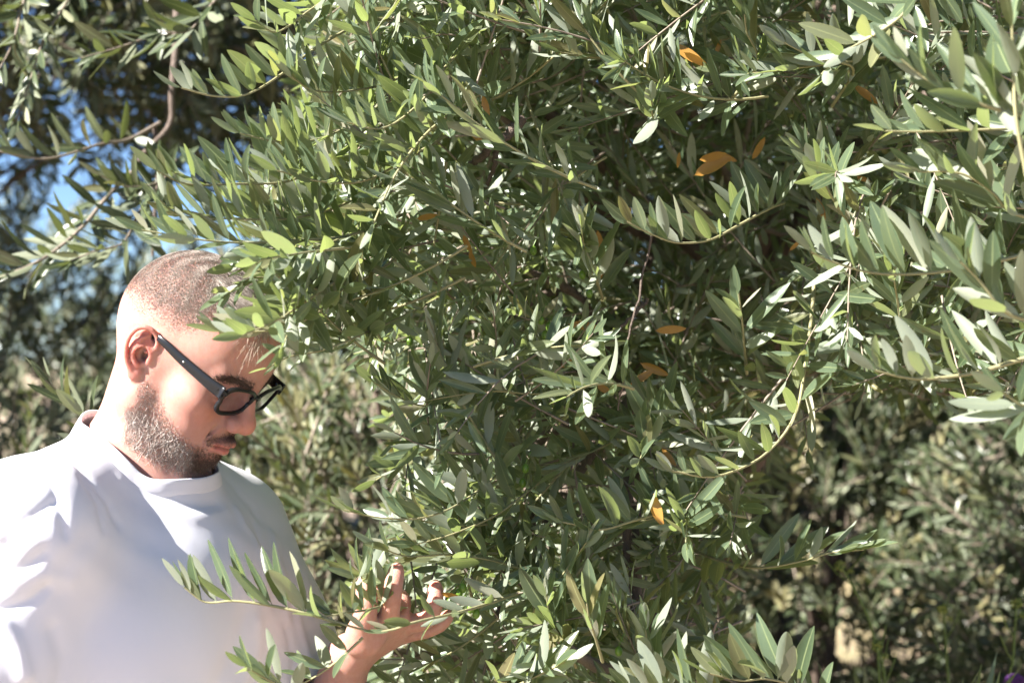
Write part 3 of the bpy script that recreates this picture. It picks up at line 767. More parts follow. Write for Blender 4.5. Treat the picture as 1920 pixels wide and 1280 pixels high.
def spray(fo, pts, r, L=0.058, W=0.0133, gap=0.016, up=0.45, a0=55, a1=28, rad=0.0016, skip=0.0, yel=0.0, sides=5, start=0.08, stem=True, jitter=0.2):
    """opposite leaf pairs along a stem, base first"""
    pts = np.asarray(pts, float); dl = np.linalg.norm(np.diff(pts, axis=0), axis=1); S = np.concatenate([[0], np.cumsum(dl)]); tot = S[-1]
    T, Nn, B = frames(pts)
    if stem:
        V, F = tube(pts, np.interp(S / tot, [0, 1], [rad * 1.15, rad * 0.45]), sides); fo.st.add(V, F)
    s = tot * start + gap * r.random(); k = int(r.integers(2)); 
    while s < tot:
        f = s / tot; i = min(int(np.searchsorted(S, s)), len(S) - 1); i = max(i, 1); t = (s - S[i - 1]) / (S[i] - S[i - 1] + 1e-9)
        p = pts[i - 1] * (1 - t) + pts[i] * t; tt, nn, bb = T[i], Nn[i], B[i]
        a = R_(a0 + (a1 - a0) * f + r.normal() * 8)
        sz = (0.75 + 0.35 * math.sin(min(f * 1.3, 1) * 2.6)) * (1 - 0.45 * max(0, f - 0.75) / 0.25)
        for side in (0, 1):
            if r.random() < skip: continue
            ph = (k % 2) * math.pi / 2 + side * math.pi + r.normal() * 0.35 + 0.4
            rd = nn * math.cos(ph) + bb * math.sin(ph)
            d = nrm(tt * math.cos(a) + rd * math.sin(a) + np.array([0, 0, up * (0.6 + 0.8 * r.random())]) + r.normal(size=3) * jitter * 0.5)
            n = tt - d * (tt @ d); n = nrm(n * 0.35 + nrm(r.normal(size=3)) * 0.55 + np.array([-.62, -.70, .40]) * (1.1 if r.random() < 0.62 else -0.95))
            l = L * sz * r.uniform(0.82, 1.15)
            fo.leaf(p + rd * rad * 0.5, d, n, l, W * (l / L) ** 0.7 * r.uniform(0.8, 1.2), r.normal() * 0.10 - 0.03, r.random(), yel if yel and r.random() < 0.9 else 0.22 * r.random() ** 9)
        s += gap * r.uniform(0.8, 1.25) * (1 - 0.35 * max(0, f - 0.6) / 0.4); k += 1
    d = nrm(T[-1] + np.array([0, 0, up * 0.3])); fo.leaf(pts[-1], d, nrm(r.normal(size=3)), L * 0.6, W * 0.65, 0.02, r.random(), 0)
def arc(p, d, length, r, rise=0.0, n=9, wob=0.12):
    """a twig from p along d, curving by rise (up + / droop -)"""
    d = nrm(d); side = nrm(np.cross(d, r.normal(size=3))); t = np.linspace(0, 1, n)[:, None]
    return p + length * (d * t + np.array([0, 0, rise]) * t * t + side * wob * t * t)

def boundary_x(py):       # left outline of the near olive crown, photo pixels
    return np.interp(py, [-900, -200, 0, 90, 150, 250, 330, 430, 490, 560, 640, 700, 820, 950, 1060, 1150, 1280, 1900],
                     [300, 450, 560, 600, 600, 520, 420, 430, 510, 500, 530, 670, 730, 690, 640, 650, 640, 600])
def crown_ok(p):
    p = np.asarray(p)
    """where the near tree has leaves"""
    px, py = px_of(p)
    left = boundary_x(py) + np.maximum(0, p[..., 1] - 2.1) * 60 * (py > 600)
    ok = px > left
    u = (px - 1310) / 200; v = (py - 460) / 300; hollow = (u * u + v * v < 1) & (p[..., 1] < 2.18)
    ok &= ~hollow
    low = (py > 850 + (p[..., 1] - 2.0) * 60) & (px > 1400) 
    low |= (px > 1520) & (py > 760)
    return ok & ~low

tree = empty("olive_tree", (0, 0, 0)); tree.location = (0.05, 3.1, 0)
tag(tree, "large silvery green olive tree filling the picture to the right of the man", "tree")
def adopt_t(o, root=tree):
    if o is None: return None
    o.parent = root; o.matrix_parent_inverse = Matrix.Translation(root.location).inverted(); return o
HEROES = [
 # name points (px,py,Y) base->tip, kwargs
 # branch beside the hand
 ([(1120,1060,1.95),(1010,1098,1.84),(880,1142,1.72),(780,1165,1.66),(735,1180,1.65),(690,1182,1.645),(600,1156,1.64)], dict(L=0.0377,W=0.0090,gap=0.0299,up=0.20,rad=.0022,skip=.12)),
 ([(640,1172,1.645),(600,1156,1.64),(515,1136,1.635),(440,1126,1.63),(385,1128,1.63),(345,1100,1.625)], dict(L=0.0583,W=0.0137,gap=0.0175,up=1.35,rad=.0017,start=.05)),
 ([(770,1120,1.90),(700,1140,1.72),(640,1150,1.65),(600,1156,1.64)], dict(L=0.0471,W=0.0123,gap=0.0230,up=0.81,rad=.0018)),
 ([(680,1195,1.66),(640,1232,1.66),(600,1262,1.67),(560,1285,1.68)], dict(L=0.0471,W=0.0123,gap=0.0230,up=0.68,rad=.0014)),
 ([(560,1320,1.62),(535,1290,1.60),(500,1272,1.58),(462,1250,1.56)], dict(L=0.0518,W=0.0132,gap=0.0184,up=0.54,rad=.0014)),
 ([(1090,1120,1.95),(960,1060,1.86),(850,1040,1.80),(760,1042,1.76),(705,1020,1.74)], dict(L=0.0518,W=0.0142,gap=0.0230,up=0.41,rad=.0016)),
 # over the forehead
 ([(800,440,1.95),(720,500,1.80),(640,545,1.70),(590,590,1.65),(520,618,1.62),(415,622,1.60)], dict(L=0.0565,W=0.0137,gap=0.0175,up=0.74,rad=.0017,start=.2)),
 ([(820,560,1.95),(740,600,1.82),(690,622,1.75),(610,655,1.68),(545,668,1.64),(500,690,1.61)], dict(L=0.0471,W=0.0114,gap=0.0230,up=0.41,rad=.0014,skip=.2)),
 ([(700,420,1.88),(620,455,1.76),(560,470,1.70),(500,485,1.66),(440,500,1.63)], dict(L=0.0583,W=0.0152,gap=0.0175,up=0.07,rad=.0016)),
 ([(720,520,1.9),(640,560,1.8),(560,540,1.70),(480,520,1.66),(420,555,1.63)], dict(L=0.0546,W=0.0142,gap=0.0184,up=0.14,rad=.0016,skip=.1)),
 ([(760,640,2.0),(720,640,1.9),(690,600,1.8),(640,560,1.72),(560,530,1.66)], dict(L=0.0518,W=0.0132,gap=0.0175,up=0.81,rad=.0015)),
 ([(680,462,1.72),(600,470,1.64),(540,478,1.60),(490,486,1.57)], dict(L=.058,W=.0165,gap=.013,up=-.25,rad=.0015,start=.45,a0=50)),
 ([(640,520,1.72),(580,560,1.64),(520,600,1.58),(455,628,1.55)], dict(L=.058,W=.0150,gap=.0135,up=.7,rad=.0015,start=.3)),
 ([(600,500,1.72),(560,560,1.66),(545,610,1.62),(530,650,1.60)], dict(L=.054,W=.0145,gap=.015,up=.5,rad=.0014,start=.3)),
 # left bright flank
 ([(760,40,1.95),(690,40,1.85),(600,85,1.76),(520,145,1.70),(460,178,1.66),(400,180,1.64),(340,165,1.62)], dict(L=0.0527,W=0.0137,gap=0.0218,up=1.01,rad=.0019,start=.1)),
 ([(700,250,1.9),(620,300,1.8),(540,340,1.72),(440,345,1.66),(350,345,1.62),(295,320,1.60)], dict(L=0.0583,W=0.0137,gap=0.0175,up=1.01,rad=.0017,start=.05)),
 ([(740,330,1.9),(640,385,1.78),(540,410,1.70),(440,410,1.64),(340,405,1.61),(300,375,1.60)], dict(L=0.0583,W=0.0137,gap=0.0175,up=0.94,rad=.0017,start=.05)),
 ([(760,400,1.9),(660,440,1.76),(560,450,1.68),(460,455,1.63),(380,450,1.60),(260,430,1.58)], dict(L=0.0546,W=0.0127,gap=0.0175,up=0.61,rad=.0017,start=.05)),
 ([(760,160,1.95),(680,220,1.84),(600,260,1.76),(520,265,1.70),(450,250,1.67)], dict(L=0.0583,W=0.0137,gap=0.0175,up=0.94,rad=.0017)),
 ([(820,90,1.95),(740,150,1.84),(660,170,1.76),(590,170,1.71),(540,140,1.68)], dict(L=0.0603,W=0.0142,gap=0.0175,up=0.94,rad=.0017)),
 ([(860,240,1.95),(760,300,1.82),(680,340,1.74),(600,340,1.68),(520,320,1.65)], dict(L=0.0603,W=0.0137,gap=0.0175,up=0.81,rad=.0017)),
 ([(700,-60,1.9),(640,-20,1.8),(580,20,1.74),(520,60,1.70),(480,40,1.68)], dict(L=0.0565,W=0.0142,gap=0.0175,up=0.41,rad=.0017)),
 ([(900,60,1.9),(840,120,1.8),(790,190,1.74),(720,240,1.70),(650,230,1.67)], dict(L=0.0583,W=0.0137,gap=0.0175,up=0.94,rad=.0018)),
 ([(960,140,1.95),(880,190,1.82),(800,250,1.74),(740,330,1.70),(700,420,1.67)], dict(L=0.0565,W=0.0132,gap=0.0175,up=0.68,rad=.0020)),
 # lower middle
 ([(1010,780,2.0),(960,860,1.88),(920,900,1.82),(850,950,1.76),(780,972,1.72),(700,968,1.70),(645,955,1.69)], dict(L=0.0565,W=0.0146,gap=0.0230,up=0.74,rad=.0016,skip=.1)),
 ([(1040,880,1.95),(990,920,1.86),(930,965,1.80),(850,1000,1.76),(780,1020,1.74)], dict(L=0.0546,W=0.0146,gap=0.0207,up=0.81,rad=.0016,skip=.1)),
 ([(960,760,2.0),(880,800,1.9),(800,830,1.84),(750,870,1.80),(705,900,1.78)], dict(L=0.0546,W=0.0137,gap=0.0207,up=0.41,rad=.0015)),
 ([(980,700,2.0),(880,730,1.92),(800,760,1.84),(740,740,1.79),(700,716,1.77)], dict(L=0.0527,W=0.0142,gap=0.0207,up=0.47,rad=.0015)),
 ([(1180,690,2.0),(1100,720,1.92),(1010,738,1.86),(930,733,1.82),(850,742,1.80),(780,755,1.78)], dict(L=0.0433,W=0.0123,gap=0.0322,up=0.14,rad=.0014,skip=.15)),
 ([(1080,1250,1.85),(1050,1190,1.78),(1030,1150,1.75),(1025,1115,1.73)], dict(L=0.0632,W=0.0170,gap=0.0196,up=0.47,rad=.0017,start=.3)),
 ([(1130,1240,1.75),(1115,1190,1.72),(1105,1160,1.70),(1100,1130,1.69)], dict(L=0.0621,W=0.0156,gap=0.0207,up=0.81,rad=.0017,start=.3)),
 ([(1260,1320,1.80),(1230,1260,1.76),(1215,1215,1.74),(1210,1180,1.72)], dict(L=0.0621,W=0.0161,gap=0.0196,up=0.68,rad=.0017)),
 ([(1390,1330,1.78),(1320,1310,1.74),(1260,1300,1.70),(1180,1290,1.68)], dict(L=0.0621,W=0.0161,gap=0.0230,up=1.08,rad=.0017)),
 ([(1560,1330,1.80),(1500,1290,1.76),(1440,1272,1.72),(1390,1275,1.70),(1330,1262,1.68)], dict(L=0.0632,W=0.0165,gap=0.0230,up=0.94,rad=.0017)),
 ([(900,1340,1.80),(940,1300,1.77),(1000,1270,1.74),(1060,1240,1.73)], dict(L=0.0583,W=0.0152,gap=0.0207,up=0.41,rad=.0017)),
 ([(1270,1020,2.05),(1350,1050,1.98),(1420,1064,1.92),(1500,1052,1.88),(1560,1035,1.86),(1620,1030,1.85)], dict(L=0.0632,W=0.0165,gap=0.0230,up=0.47,rad=.0018,skip=.05)),
 # upper right
 ([(1590,480,2.0),(1600,440,1.9),(1560,370,1.82),(1540,330,1.78),(1535,315,1.77)], dict(L=0.0632,W=0.0165,gap=0.0175,up=0.94,rad=.0020,start=.75,a0=45)),
 ([(1980,455,1.62),(1900,482,1.60),(1820,500,1.58),(1740,512,1.56),(1640,512,1.55),(1560,490,1.54),(1520,472,1.53)], dict(L=0.0621,W=0.0156,gap=0.0230,up=1.08,rad=.0019,start=.15)),
 ([(2000,650,1.55),(1920,672,1.54),(1830,698,1.53),(1740,710,1.52),(1690,706,1.51),(1640,694,1.50)], dict(L=0.0565,W=0.0146,gap=0.0207,up=1.08,rad=.0022,start=.1)),
 ([(2050,230,1.44),(1960,222,1.44),(1880,208,1.43),(1800,180,1.42),(1740,150,1.42),(1690,110,1.42)], dict(L=0.0621,W=0.0156,gap=0.0175,up=0.61,rad=.0022,start=.02)),
 ([(2040,235,1.6),(1960,240,1.58),(1880,242,1.56),(1800,245,1.55),(1720,247,1.54),(1660,246,1.53)], dict(L=0.0546,W=0.0142,gap=0.0218,up=0.47,rad=.0018,skip=.15)),
 ([(1925,330,1.42),(1905,220,1.41),(1900,120,1.41),(1897,40,1.40),(1890,-50,1.40)], dict(L=0.0621,W=0.0152,gap=0.0207,up=0.47,rad=.0018)),
 ([(2010,600,1.5),(1930,600,1.48),(1880,580,1.47),(1840,530,1.46),(1800,490,1.45)], dict(L=0.0632,W=0.0165,gap=0.0175,up=0.54,rad=.0022)),
 ([(2000,420,1.6),(1900,400,1.58),(1860,360,1.56),(1800,325,1.55),(1720,322,1.54)], dict(L=0.0583,W=0.0152,gap=0.0207,up=0.47,rad=.0018)),
 ([(1760,-60,1.7),(1700,20,1.66),(1650,60,1.64),(1580,100,1.63),(1540,140,1.62)], dict(L=0.0583,W=0.0152,gap=0.0207,up=0.41,rad=.0018)),
 ([(2010,720,1.45),(1960,745,1.44),(1920,760,1.43),(1880,735,1.42)], dict(L=0.0621,W=0.0161,gap=0.0184,up=-0.14,rad=.0018)),
 # centre
 ([(1470,380,1.95),(1440,392,1.85),(1380,425,1.80),(1330,450,1.76),(1270,455,1.73),(1220,438,1.71),(1175,415,1.70)], dict(L=0.0583,W=0.0146,gap=0.0218,up=1.01,rad=.0018,start=.1)),
 ([(1525,480,2.0),(1525,560,1.94),(1510,680,1.88),(1490,780,1.82),(1430,855,1.77),(1340,893,1.73),(1260,882,1.71)], dict(L=0.0565,W=0.0146,gap=0.0253,up=0.74,rad=.0022,start=.1)),
 ([(1130,560,1.95),(1110,500,1.86),(1095,460,1.80),(1090,430,1.77)], dict(L=0.0632,W=0.0161,gap=0.0184,up=0.61,rad=.0018)),
 ([(1250,760,1.95),(1230,800,1.86),(1210,840,1.80),(1200,860,1.78)], dict(L=0.0583,W=0.0152,gap=0.0184,up=1.22,rad=.0018)),
 ([(1400,700,1.95),(1395,640,1.88),(1390,590,1.84),(1385,550,1.82)], dict(L=0.0621,W=0.0152,gap=0.0230,up=0.41,rad=.0018)),
 ([(1250,120,1.95),(1240,180,1.86),(1225,220,1.80),(1222,190,1.76)], dict(L=0.0583,W=0.0152,gap=0.0175,up=0.68,rad=.0018)),
 ([(1240,960,1.85),(1190,975,1.80),(1130,992,1.76),(1090,985,1.74),(1040,975,1.73)], dict(L=0.0565,W=0.0146,gap=0.0253,up=0.94,rad=.0017)),
 ([(1360,200,1.9),(1420,120,1.84),(1400,60,1.80),(1395,10,1.78)], dict(L=0.0565,W=0.0152,gap=0.0207,up=0.54,rad=.0018)),
 ([(1560,200,1.9),(1600,130,1.84),(1530,110,1.80),(1470,80,1.78)], dict(L=0.0583,W=0.0161,gap=0.0207,up=0.41,rad=.0018)),
]
def build_tree():
    r = np.random.default_rng(5)
    # trunk and limbs
    tb = MB(); V, F = tube(catmull([(0.05, 3.1, -0.1), (0.05, 3.08, 0.35), (0.07, 3.05, 0.8), (0.08, 3.0, 1.15)], 16), np.linspace(0.13, 0.07, 16), 14)
    V = V + 0.012 * np.sin(V[:, [2, 0, 1]] * 31) ; tb.add(V, F); adopt_t(tb.build("trunk", M_bark))
    top = np.array([0.08, 3.0, 1.1])
    limbs = [[top, (0.45, 2.75, 1.5), (0.15, 2.55, 1.85), (-0.15, 2.3, 2.05), (-0.35, 2.1, 2.1)], [top, (0.2, 2.9, 1.4), (0.4, 2.8, 1.72), (0.5, 2.6, 2.3), (0.5, 2.5, 2.9)],
             [(0.4, 2.8, 1.7), (0.6, 2.75, 1.95), (0.9, 2.5, 2.1), (1.2, 2.2, 2.15)], [top, (0.35, 2.6, 1.3), (0.15, 2.5, 1.55), (0.22, 2.6, 1.75)],
             [top, (0.3, 2.7, 1.2), (0.05, 2.4, 1.15), (-0.15, 2.2, 1.2)], [top, (0.5, 3.3, 1.8), (1.0, 3.6, 2.5)],
             [(0.14, 2.35, 1.55), (0.15, 2.15, 1.50), (0.145, 2.0, 1.30), (0.15, 1.95, 1.10)]]
    lim = []
    for q in limbs:
        c = catmull(np.array(q, float), 24); lim.append(c); mb = MB(); V, F = tube(c, np.linspace(0.018 if len(q) > 3 else 0.014, 0.006, 24) if q is not limbs[-1] else np.linspace(0.012, 0.006, 24), 10); mb.add(V, F); adopt_t(mb.build("limb", M_bark))
    allp = np.vstack(lim)
    # secondary limbs towards the outside
    for k in range(46):
        a = allp[r.integers(len(allp))]; e = a + nrm(np.array([r.normal() * 0.7 - 0.2, -0.7 + r.normal() * 0.5, r.normal() * 0.6])) * r.uniform(0.3, 0.8)
        e[1] = max(e[1], 1.85)
        if not crown_ok(e): continue
        mid = (a + e) / 2 + r.normal(size=3) * 0.06; mb = MB(); V, F = tube(catmull([a, mid, e], 12), np.linspace(0.010, 0.003, 12), 7); mb.add(V, F); adopt_t(mb.build("limb", M_bark if k % 3 else M_twig_grey))
    # bare hanging twigs the photo shows
    for q, rad in (([(1222,440,1.80),(1200,540,1.79),(1182,620,1.78),(1172,700,1.78),(1158,770,1.79)], .0012), ([(1215,560,1.9),(1180,600,1.88),(1140,640,1.87)], .002), ([(1180,860,2.0),(1175,960,1.96),(1172,1060,1.95)], .006),
                   ([(980,222,1.86),(940,262,1.85),(905,290,1.86),(880,310,1.9)], .005), ([(930,262,1.85),(928,300,1.86),(915,350,1.9)], .003)):
        mb = MB(); V, F = tube(catmull([P(*a) for a in q], 20) + r.normal(size=(20, 3)) * 0.0012, np.linspace(rad * 1.2, rad * .7, 20), 7); mb.add(V, F); adopt_t(mb.build("hanging_twig", M_bark))
    # placed branches
    for pts, kw in HEROES:
        fo = Foliage(); c = catmull([P(*a) for a in pts], 26); spray(fo, c, r, sides=8, **kw)
        b = adopt_t(fo.st.build("branch", M_twig)); f = fo.build("foliage", M_leaf, b, 0); 
    # further outer branches, one by one
    crown = Foliage(); nb = 0
    lo, hi = np.array([-0.55, 1.72, 1.02]), np.array([1.15, 2.25, 2.25])
    tries = 0
    while nb < 40 and tries < 3000:
        tries += 1; p = lo + (hi - lo) * r.random(3); p[1] = 1.76 + 0.25 * r.random()
        px, py = px_of(p)
        if not (crown_ok(p) and -50 < px < 2000 and -50 < py < 1330): continue
        d = nrm(np.array([-0.55 + r.normal() * 0.5, -0.35 + r.normal() * 0.25, r.normal() * 0.45])); c = arc(p, d, r.uniform(0.12, 0.22), r, r.uniform(-0.25, 0.35), 12)
        if c[:, 1].min() < 1.58 or not crown_ok(c[-1]) or not crown_ok(c[-4]): continue
        if px_of(c[-1])[0] > 1150 and r.random() < 0.25: continue
        fo = Foliage(); spray(fo, c, r, L=r.uniform(.048, .064), W=0.0108, gap=r.uniform(.013, .019), up=r.uniform(.2, .7), sides=6)
        b = adopt_t(fo.st.build("branch", M_twig)); fo.build("foliage", M_leaf, b, 0); nb += 1
    # the body of the crown
    def fill(n, lo, hi, test, L=(.044, .060), gap=0.0196, foc=crown):
        got = 0; t = 0
        while got < n and t < n * 30:
            t += 1; p = lo + (hi - lo) * r.random(3)
            if not test(p): continue
            d = nrm(np.array([-0.30 + r.normal() * 0.6, -0.45 + r.normal() * 0.45, r.normal() * 0.55])); c = arc(p, d, r.uniform(0.11, 0.24), r, r.uniform(-0.4, 0.3), 6)
            if not (test(c[-1]) and test(c[3])): continue
            spray(foc, c, r, L=r.uniform(*L), W=0.0105, gap=gap * r.uniform(.9, 1.4), up=r.uniform(-.2, .7), sides=4, skip=0.05, rad=.0014); got += 1
    def vis(p): return crown_ok(p)
    fill(NF[0], np.array([-0.5, 1.80, 1.0]), np.array([0.95, 2.30, 2.2]), vis)
    fill(NF[1], np.array([-0.6, 2.30, 0.9]), np.array([1.15, 3.10, 2.4]), lambda p: vis(p) and (px_of(p)[0] > 700 or px_of(p)[1] < 560) and r.random() < 0.55 + 0.45 * (p[0] < 0.1))
    fill(480, np.array([0.0, 2.7, 1.55]), np.array([1.25, 3.4, 2.5]), vis, L=(.06, .08))
    fill(230, np.array([0.12, 2.0, 1.12]), np.array([0.66, 2.65, 1.68]), vis)
    adopt_t(crown.st.build("crown_twigs", M_twig_grey)); 
    cr = adopt_t(crown.build("crown", M_leaf, None, 1)); tag(cr, kind="stuff")
    for c in tree.children: 
        if c.name.startswith("crown_twigs"): tag(c, kind="stuff")
    # parts of the crown above and beside the frame (they shade what is seen)
    outer = Foliage()
    fill(NF[2], np.array([-0.2, 1.95, 2.15]), np.array([1.7, 3.6, 3.0]), lambda p: (p[1] > 1.95 + (p[2] - 2.15) * 0.5) and p[0] > -0.2 + (p[2] - 2.2) * 0.45 and (crown_ok(p)), L=(.07, .085), gap=0.0253, foc=outer)
    fill(NF[3], np.array([0.75, 1.8, 1.0]), np.array([1.8, 3.4, 2.3]), lambda p: px_of(p)[0] > 1960, L=(.07, .085), gap=0.0253, foc=outer)
    fill(NF[4], np.array([-0.2, 1.9, 0.55]), np.array([0.9, 3.0, 1.15]), lambda p: px_of(p)[1] > 1290 and px_of(p)[0] > 640, L=(.07, .085), gap=0.0253, foc=outer)
    fill(300, np.array([-0.42, 1.78, 2.02]), np.array([0.45, 2.3, 2.55]), lambda p: px_of(p)[1] < -30, L=(.05, .065), foc=outer)  # unseen leaves added above the frame to shade the hollow below
    oc = outer.build("outer_crown", M_leaf, None, 2); adopt_t(oc); tag(oc, kind="stuff")
    # yellowed leaves hanging inside, and small green olives
    for px, py, Y, L, ang in YEL:
        fo = Foliage(); a = R_(ang); d = np.array([math.cos(a), r.normal() * 0.3, math.sin(a)]); fo.leaf(P(px, py, Y - 0.07), d, np.array([r.normal() * .3, -1, r.normal() * .3]), L, L * .30, .05, r.random(), 1.0)
        adopt_t(fo.build("yellow_leaf", M_leaf, None, 0))
    for px, py, Y in OLV:
        c = P(px, py, Y); u = np.linspace(0, np.pi, 7); rr = 0.0042 * np.sin(u) + 1e-5; pts = np.stack([0 * u + c[0], 0 * u + c[1], c[2] + 0.0055 * np.cos(u)], -1)
        V, F = tube(pts, rr, 8); V2, F2 = tube([c + np.array([0, 0, .005]), c + np.array([.003, 0, .012]), c + np.array([.006, .003, .018])], .0006, 4)
        mb = MB(); mb.add(V, F); mb.add(V2, F2); adopt_t(mb.build("olive", M_olive))
YEL = [(1262,82,1.92,.042,-38),(1282,98,1.9,.032,-25),(905,178,1.88,.026,-75),(870,232,1.88,.030,-50),(1300,330,1.95,.05,30),(1310,300,1.96,.035,10),(1335,285,1.97,.03,-20),(780,410,1.90,.025,5),
       (868,440,1.92,.026,-60),(880,470,1.95,.022,-70),(1120,430,2.05,.035,-80),(1130,480,2.05,.03,-95),(1228,620,1.98,.035,5),(1200,680,1.98,.035,-25),(1180,722,1.96,.032,30),(1065,608,1.95,.035,-5),
       (1225,925,1.85,.033,-75),(1218,940,1.86,.03,-60),(822,1112,1.86,.024,0),(1600,160,1.95,.034,-40),(1165,420,2.0,.022,60),(1410,300,2.05,.03,60),(1600,330,2.0,.02,-20),(1270,315,1.96,.02,80),(1480,470,2.0,.018,45),
       (1240,840,2.0,.026,-50),(1150,740,2.0,.03,150),(1530,370,2.0,.028,-70),(1050,690,2.0,.028,40),(1340,105,2.0,.02,70)]
OLV = [(860,1112,1.80),(872,1125,1.80),(868,1102,1.80),(845,1128,1.79),(882,1140,1.79),(893,1150,1.80),(890,1130,1.81),(980,905,1.84),(985,878,1.84),(1014,600,1.86),(1030,612,1.87),(1022,628,1.88),(1092,515,1.9),(1105,550,1.9),(1000,470,1.9),(768,640,1.9),(712,610,1.86),(1160,1220,1.78)]
M_olive, nt_, bs_ = new_mat("green_olive"); bs_.inputs["Base Color"].default_value = (0.13, 0.24, 0.03, 1); bs_.inputs["Roughness"].default_value = 0.35
NF = (600, 1450, 650, 350, 250)
build_tree()
# ------------------------------------------------------------------ ground and what stands behind
def soil_material():
    m, nt, bs = new_mat("dry_soil"); L = nt.links
    tc = N(nt, "ShaderNodeTexCoord"); n1 = N(nt, "ShaderNodeTexNoise"); n1.inputs["Scale"].default_value = 1.3; n1.inputs["Detail"].default_value = 8
    n2 = N(nt, "ShaderNodeTexNoise"); n2.inputs["Scale"].default_value = 30; n2.inputs["Detail"].default_value = 6
    L.new(tc.outputs["Object"], n1.inputs[0]); L.new(tc.outputs["Object"], n2.inputs[0])
    c = mixc(nt, ramp(nt, n1.outputs[0], .35, .65), (0.36, 0.25, 0.20), (0.26, 0.24, 0.12)); c = mixc(nt, mth(nt, 'MULTIPLY', ramp(nt, n2.outputs[0], .35, .7), .5), c, (0.48, 0.37, 0.29))
    L.new(c, bs.inputs["Base Color"]); bs.inputs["Roughness"].default_value = 0.95
    bp = N(nt, "ShaderNodeBump"); bp.inputs["Distance"].default_value = 0.03; L.new(n2.outputs[0], bp.inputs["Height"]); L.new(bp.outputs[0], bs.inputs["Normal"])
    return m
gx = np.linspace(-1, 1, 90); gx = np.sign(gx) * np.abs(gx) ** 2.2 * 150
X, Yg = np.meshgrid(gx, gx, indexing='ij'); rr_ = np.hypot(X, Yg)
Zg = 0.05 * np.sin(X * .9) * np.sin(Yg * .7 + 1) * np.clip((rr_ - 4) / 6, 0, 1)
i_ = np.arange(89)[:, None] * 90 + np.arange(89)[None]; Fg = np.stack([i_, i_ + 90, i_ + 91, i_ + 1], -1).reshape(-1, 4)
tag(mesh_obj("ground", np.stack([X, Yg, Zg], -1).reshape(-1, 3), Fg, soil_material()), kind="structure")

def bush(name, label, cat, ctr, rad, n, seed, L=.07, lod=2, trunk_to=None, group=None, test=None, shell=0.45, mat=None, yel=0.0, droop=0.0, lk=1.0, W=.016, gap=.022, ln=(0.16, 0.34)):
    """an olive with trunk, twigs and a leafy crown in an uneven ellipsoid"""
    r = np.random.default_rng(seed); ctr = np.array(ctr, float); rad = np.array(rad, float)
    root = empty(name, (0, 0, 0)); root.location = (trunk_to or ctr)[0], (trunk_to or ctr)[1], 0; tag(root, label, cat, group)
    fo = Foliage(); got = 0; ph = r.random(6) * 6
    while got < n:
        u = nrm(r.normal(size=3)); q = 1 - shell * r.random() ** 1.5
        lump = 1 + 0.16 * math.sin(u[0] * 6 + ph[0]) * math.sin(u[2] * 7 + ph[1]) + 0.12 * math.sin(u[1] * 11 + ph[2] + u[0] * 5)
        p = ctr + u * rad * q * lump
        if p[2] < 0.05 or (test and not test(p)): got += 0.2; continue
        d = nrm(u * 0.8 + r.normal(size=3) * 0.5 + np.array([0, 0, 0.15 - droop])); c = arc(p, d, r.uniform(*ln), r, r.uniform(-0.3, 0.3) - droop, 5)
        spray(fo, c, r, L=L * r.uniform(.85, 1.15), W=W, gap=gap, up=r.uniform(0, .5), sides=3, rad=.003, start=0.0, yel=yel if r.random() < .3 else 0); got += 1
    def ad(o): 
        o.parent = root; o.matrix_parent_inverse = Matrix.Translation(root.location).inverted(); return o
    b = np.array([root.location[0], root.location[1], 0.0]); mb = MB()
    V, F = tube(catmull([b - [0, 0, .1], b * .6 + ctr * .4 + [.05, 0, 0], ctr], 14), np.linspace(.11, .05, 14) * lk, 9); mb.add(V, F)
    for k in range(16):
        u = nrm(r.normal(size=3)); a = b * .4 + ctr * .6; V, F = tube(catmull([a, (a + ctr + u * rad * .5) / 2, ctr + u * rad * .85], 10), np.linspace(.03, .006, 10) * lk, 6); mb.add(V, F)
    ad(mb.build("trunk", M_bark)); 
    t = ad(fo.st.build("twigs", M_twig_grey)); tag(t, kind="stuff")
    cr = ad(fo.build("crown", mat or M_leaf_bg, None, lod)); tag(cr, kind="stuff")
    return root, ad
BACK = "olive trees growing behind the man"
def elev(p): px, py = px_of(p); return px, py
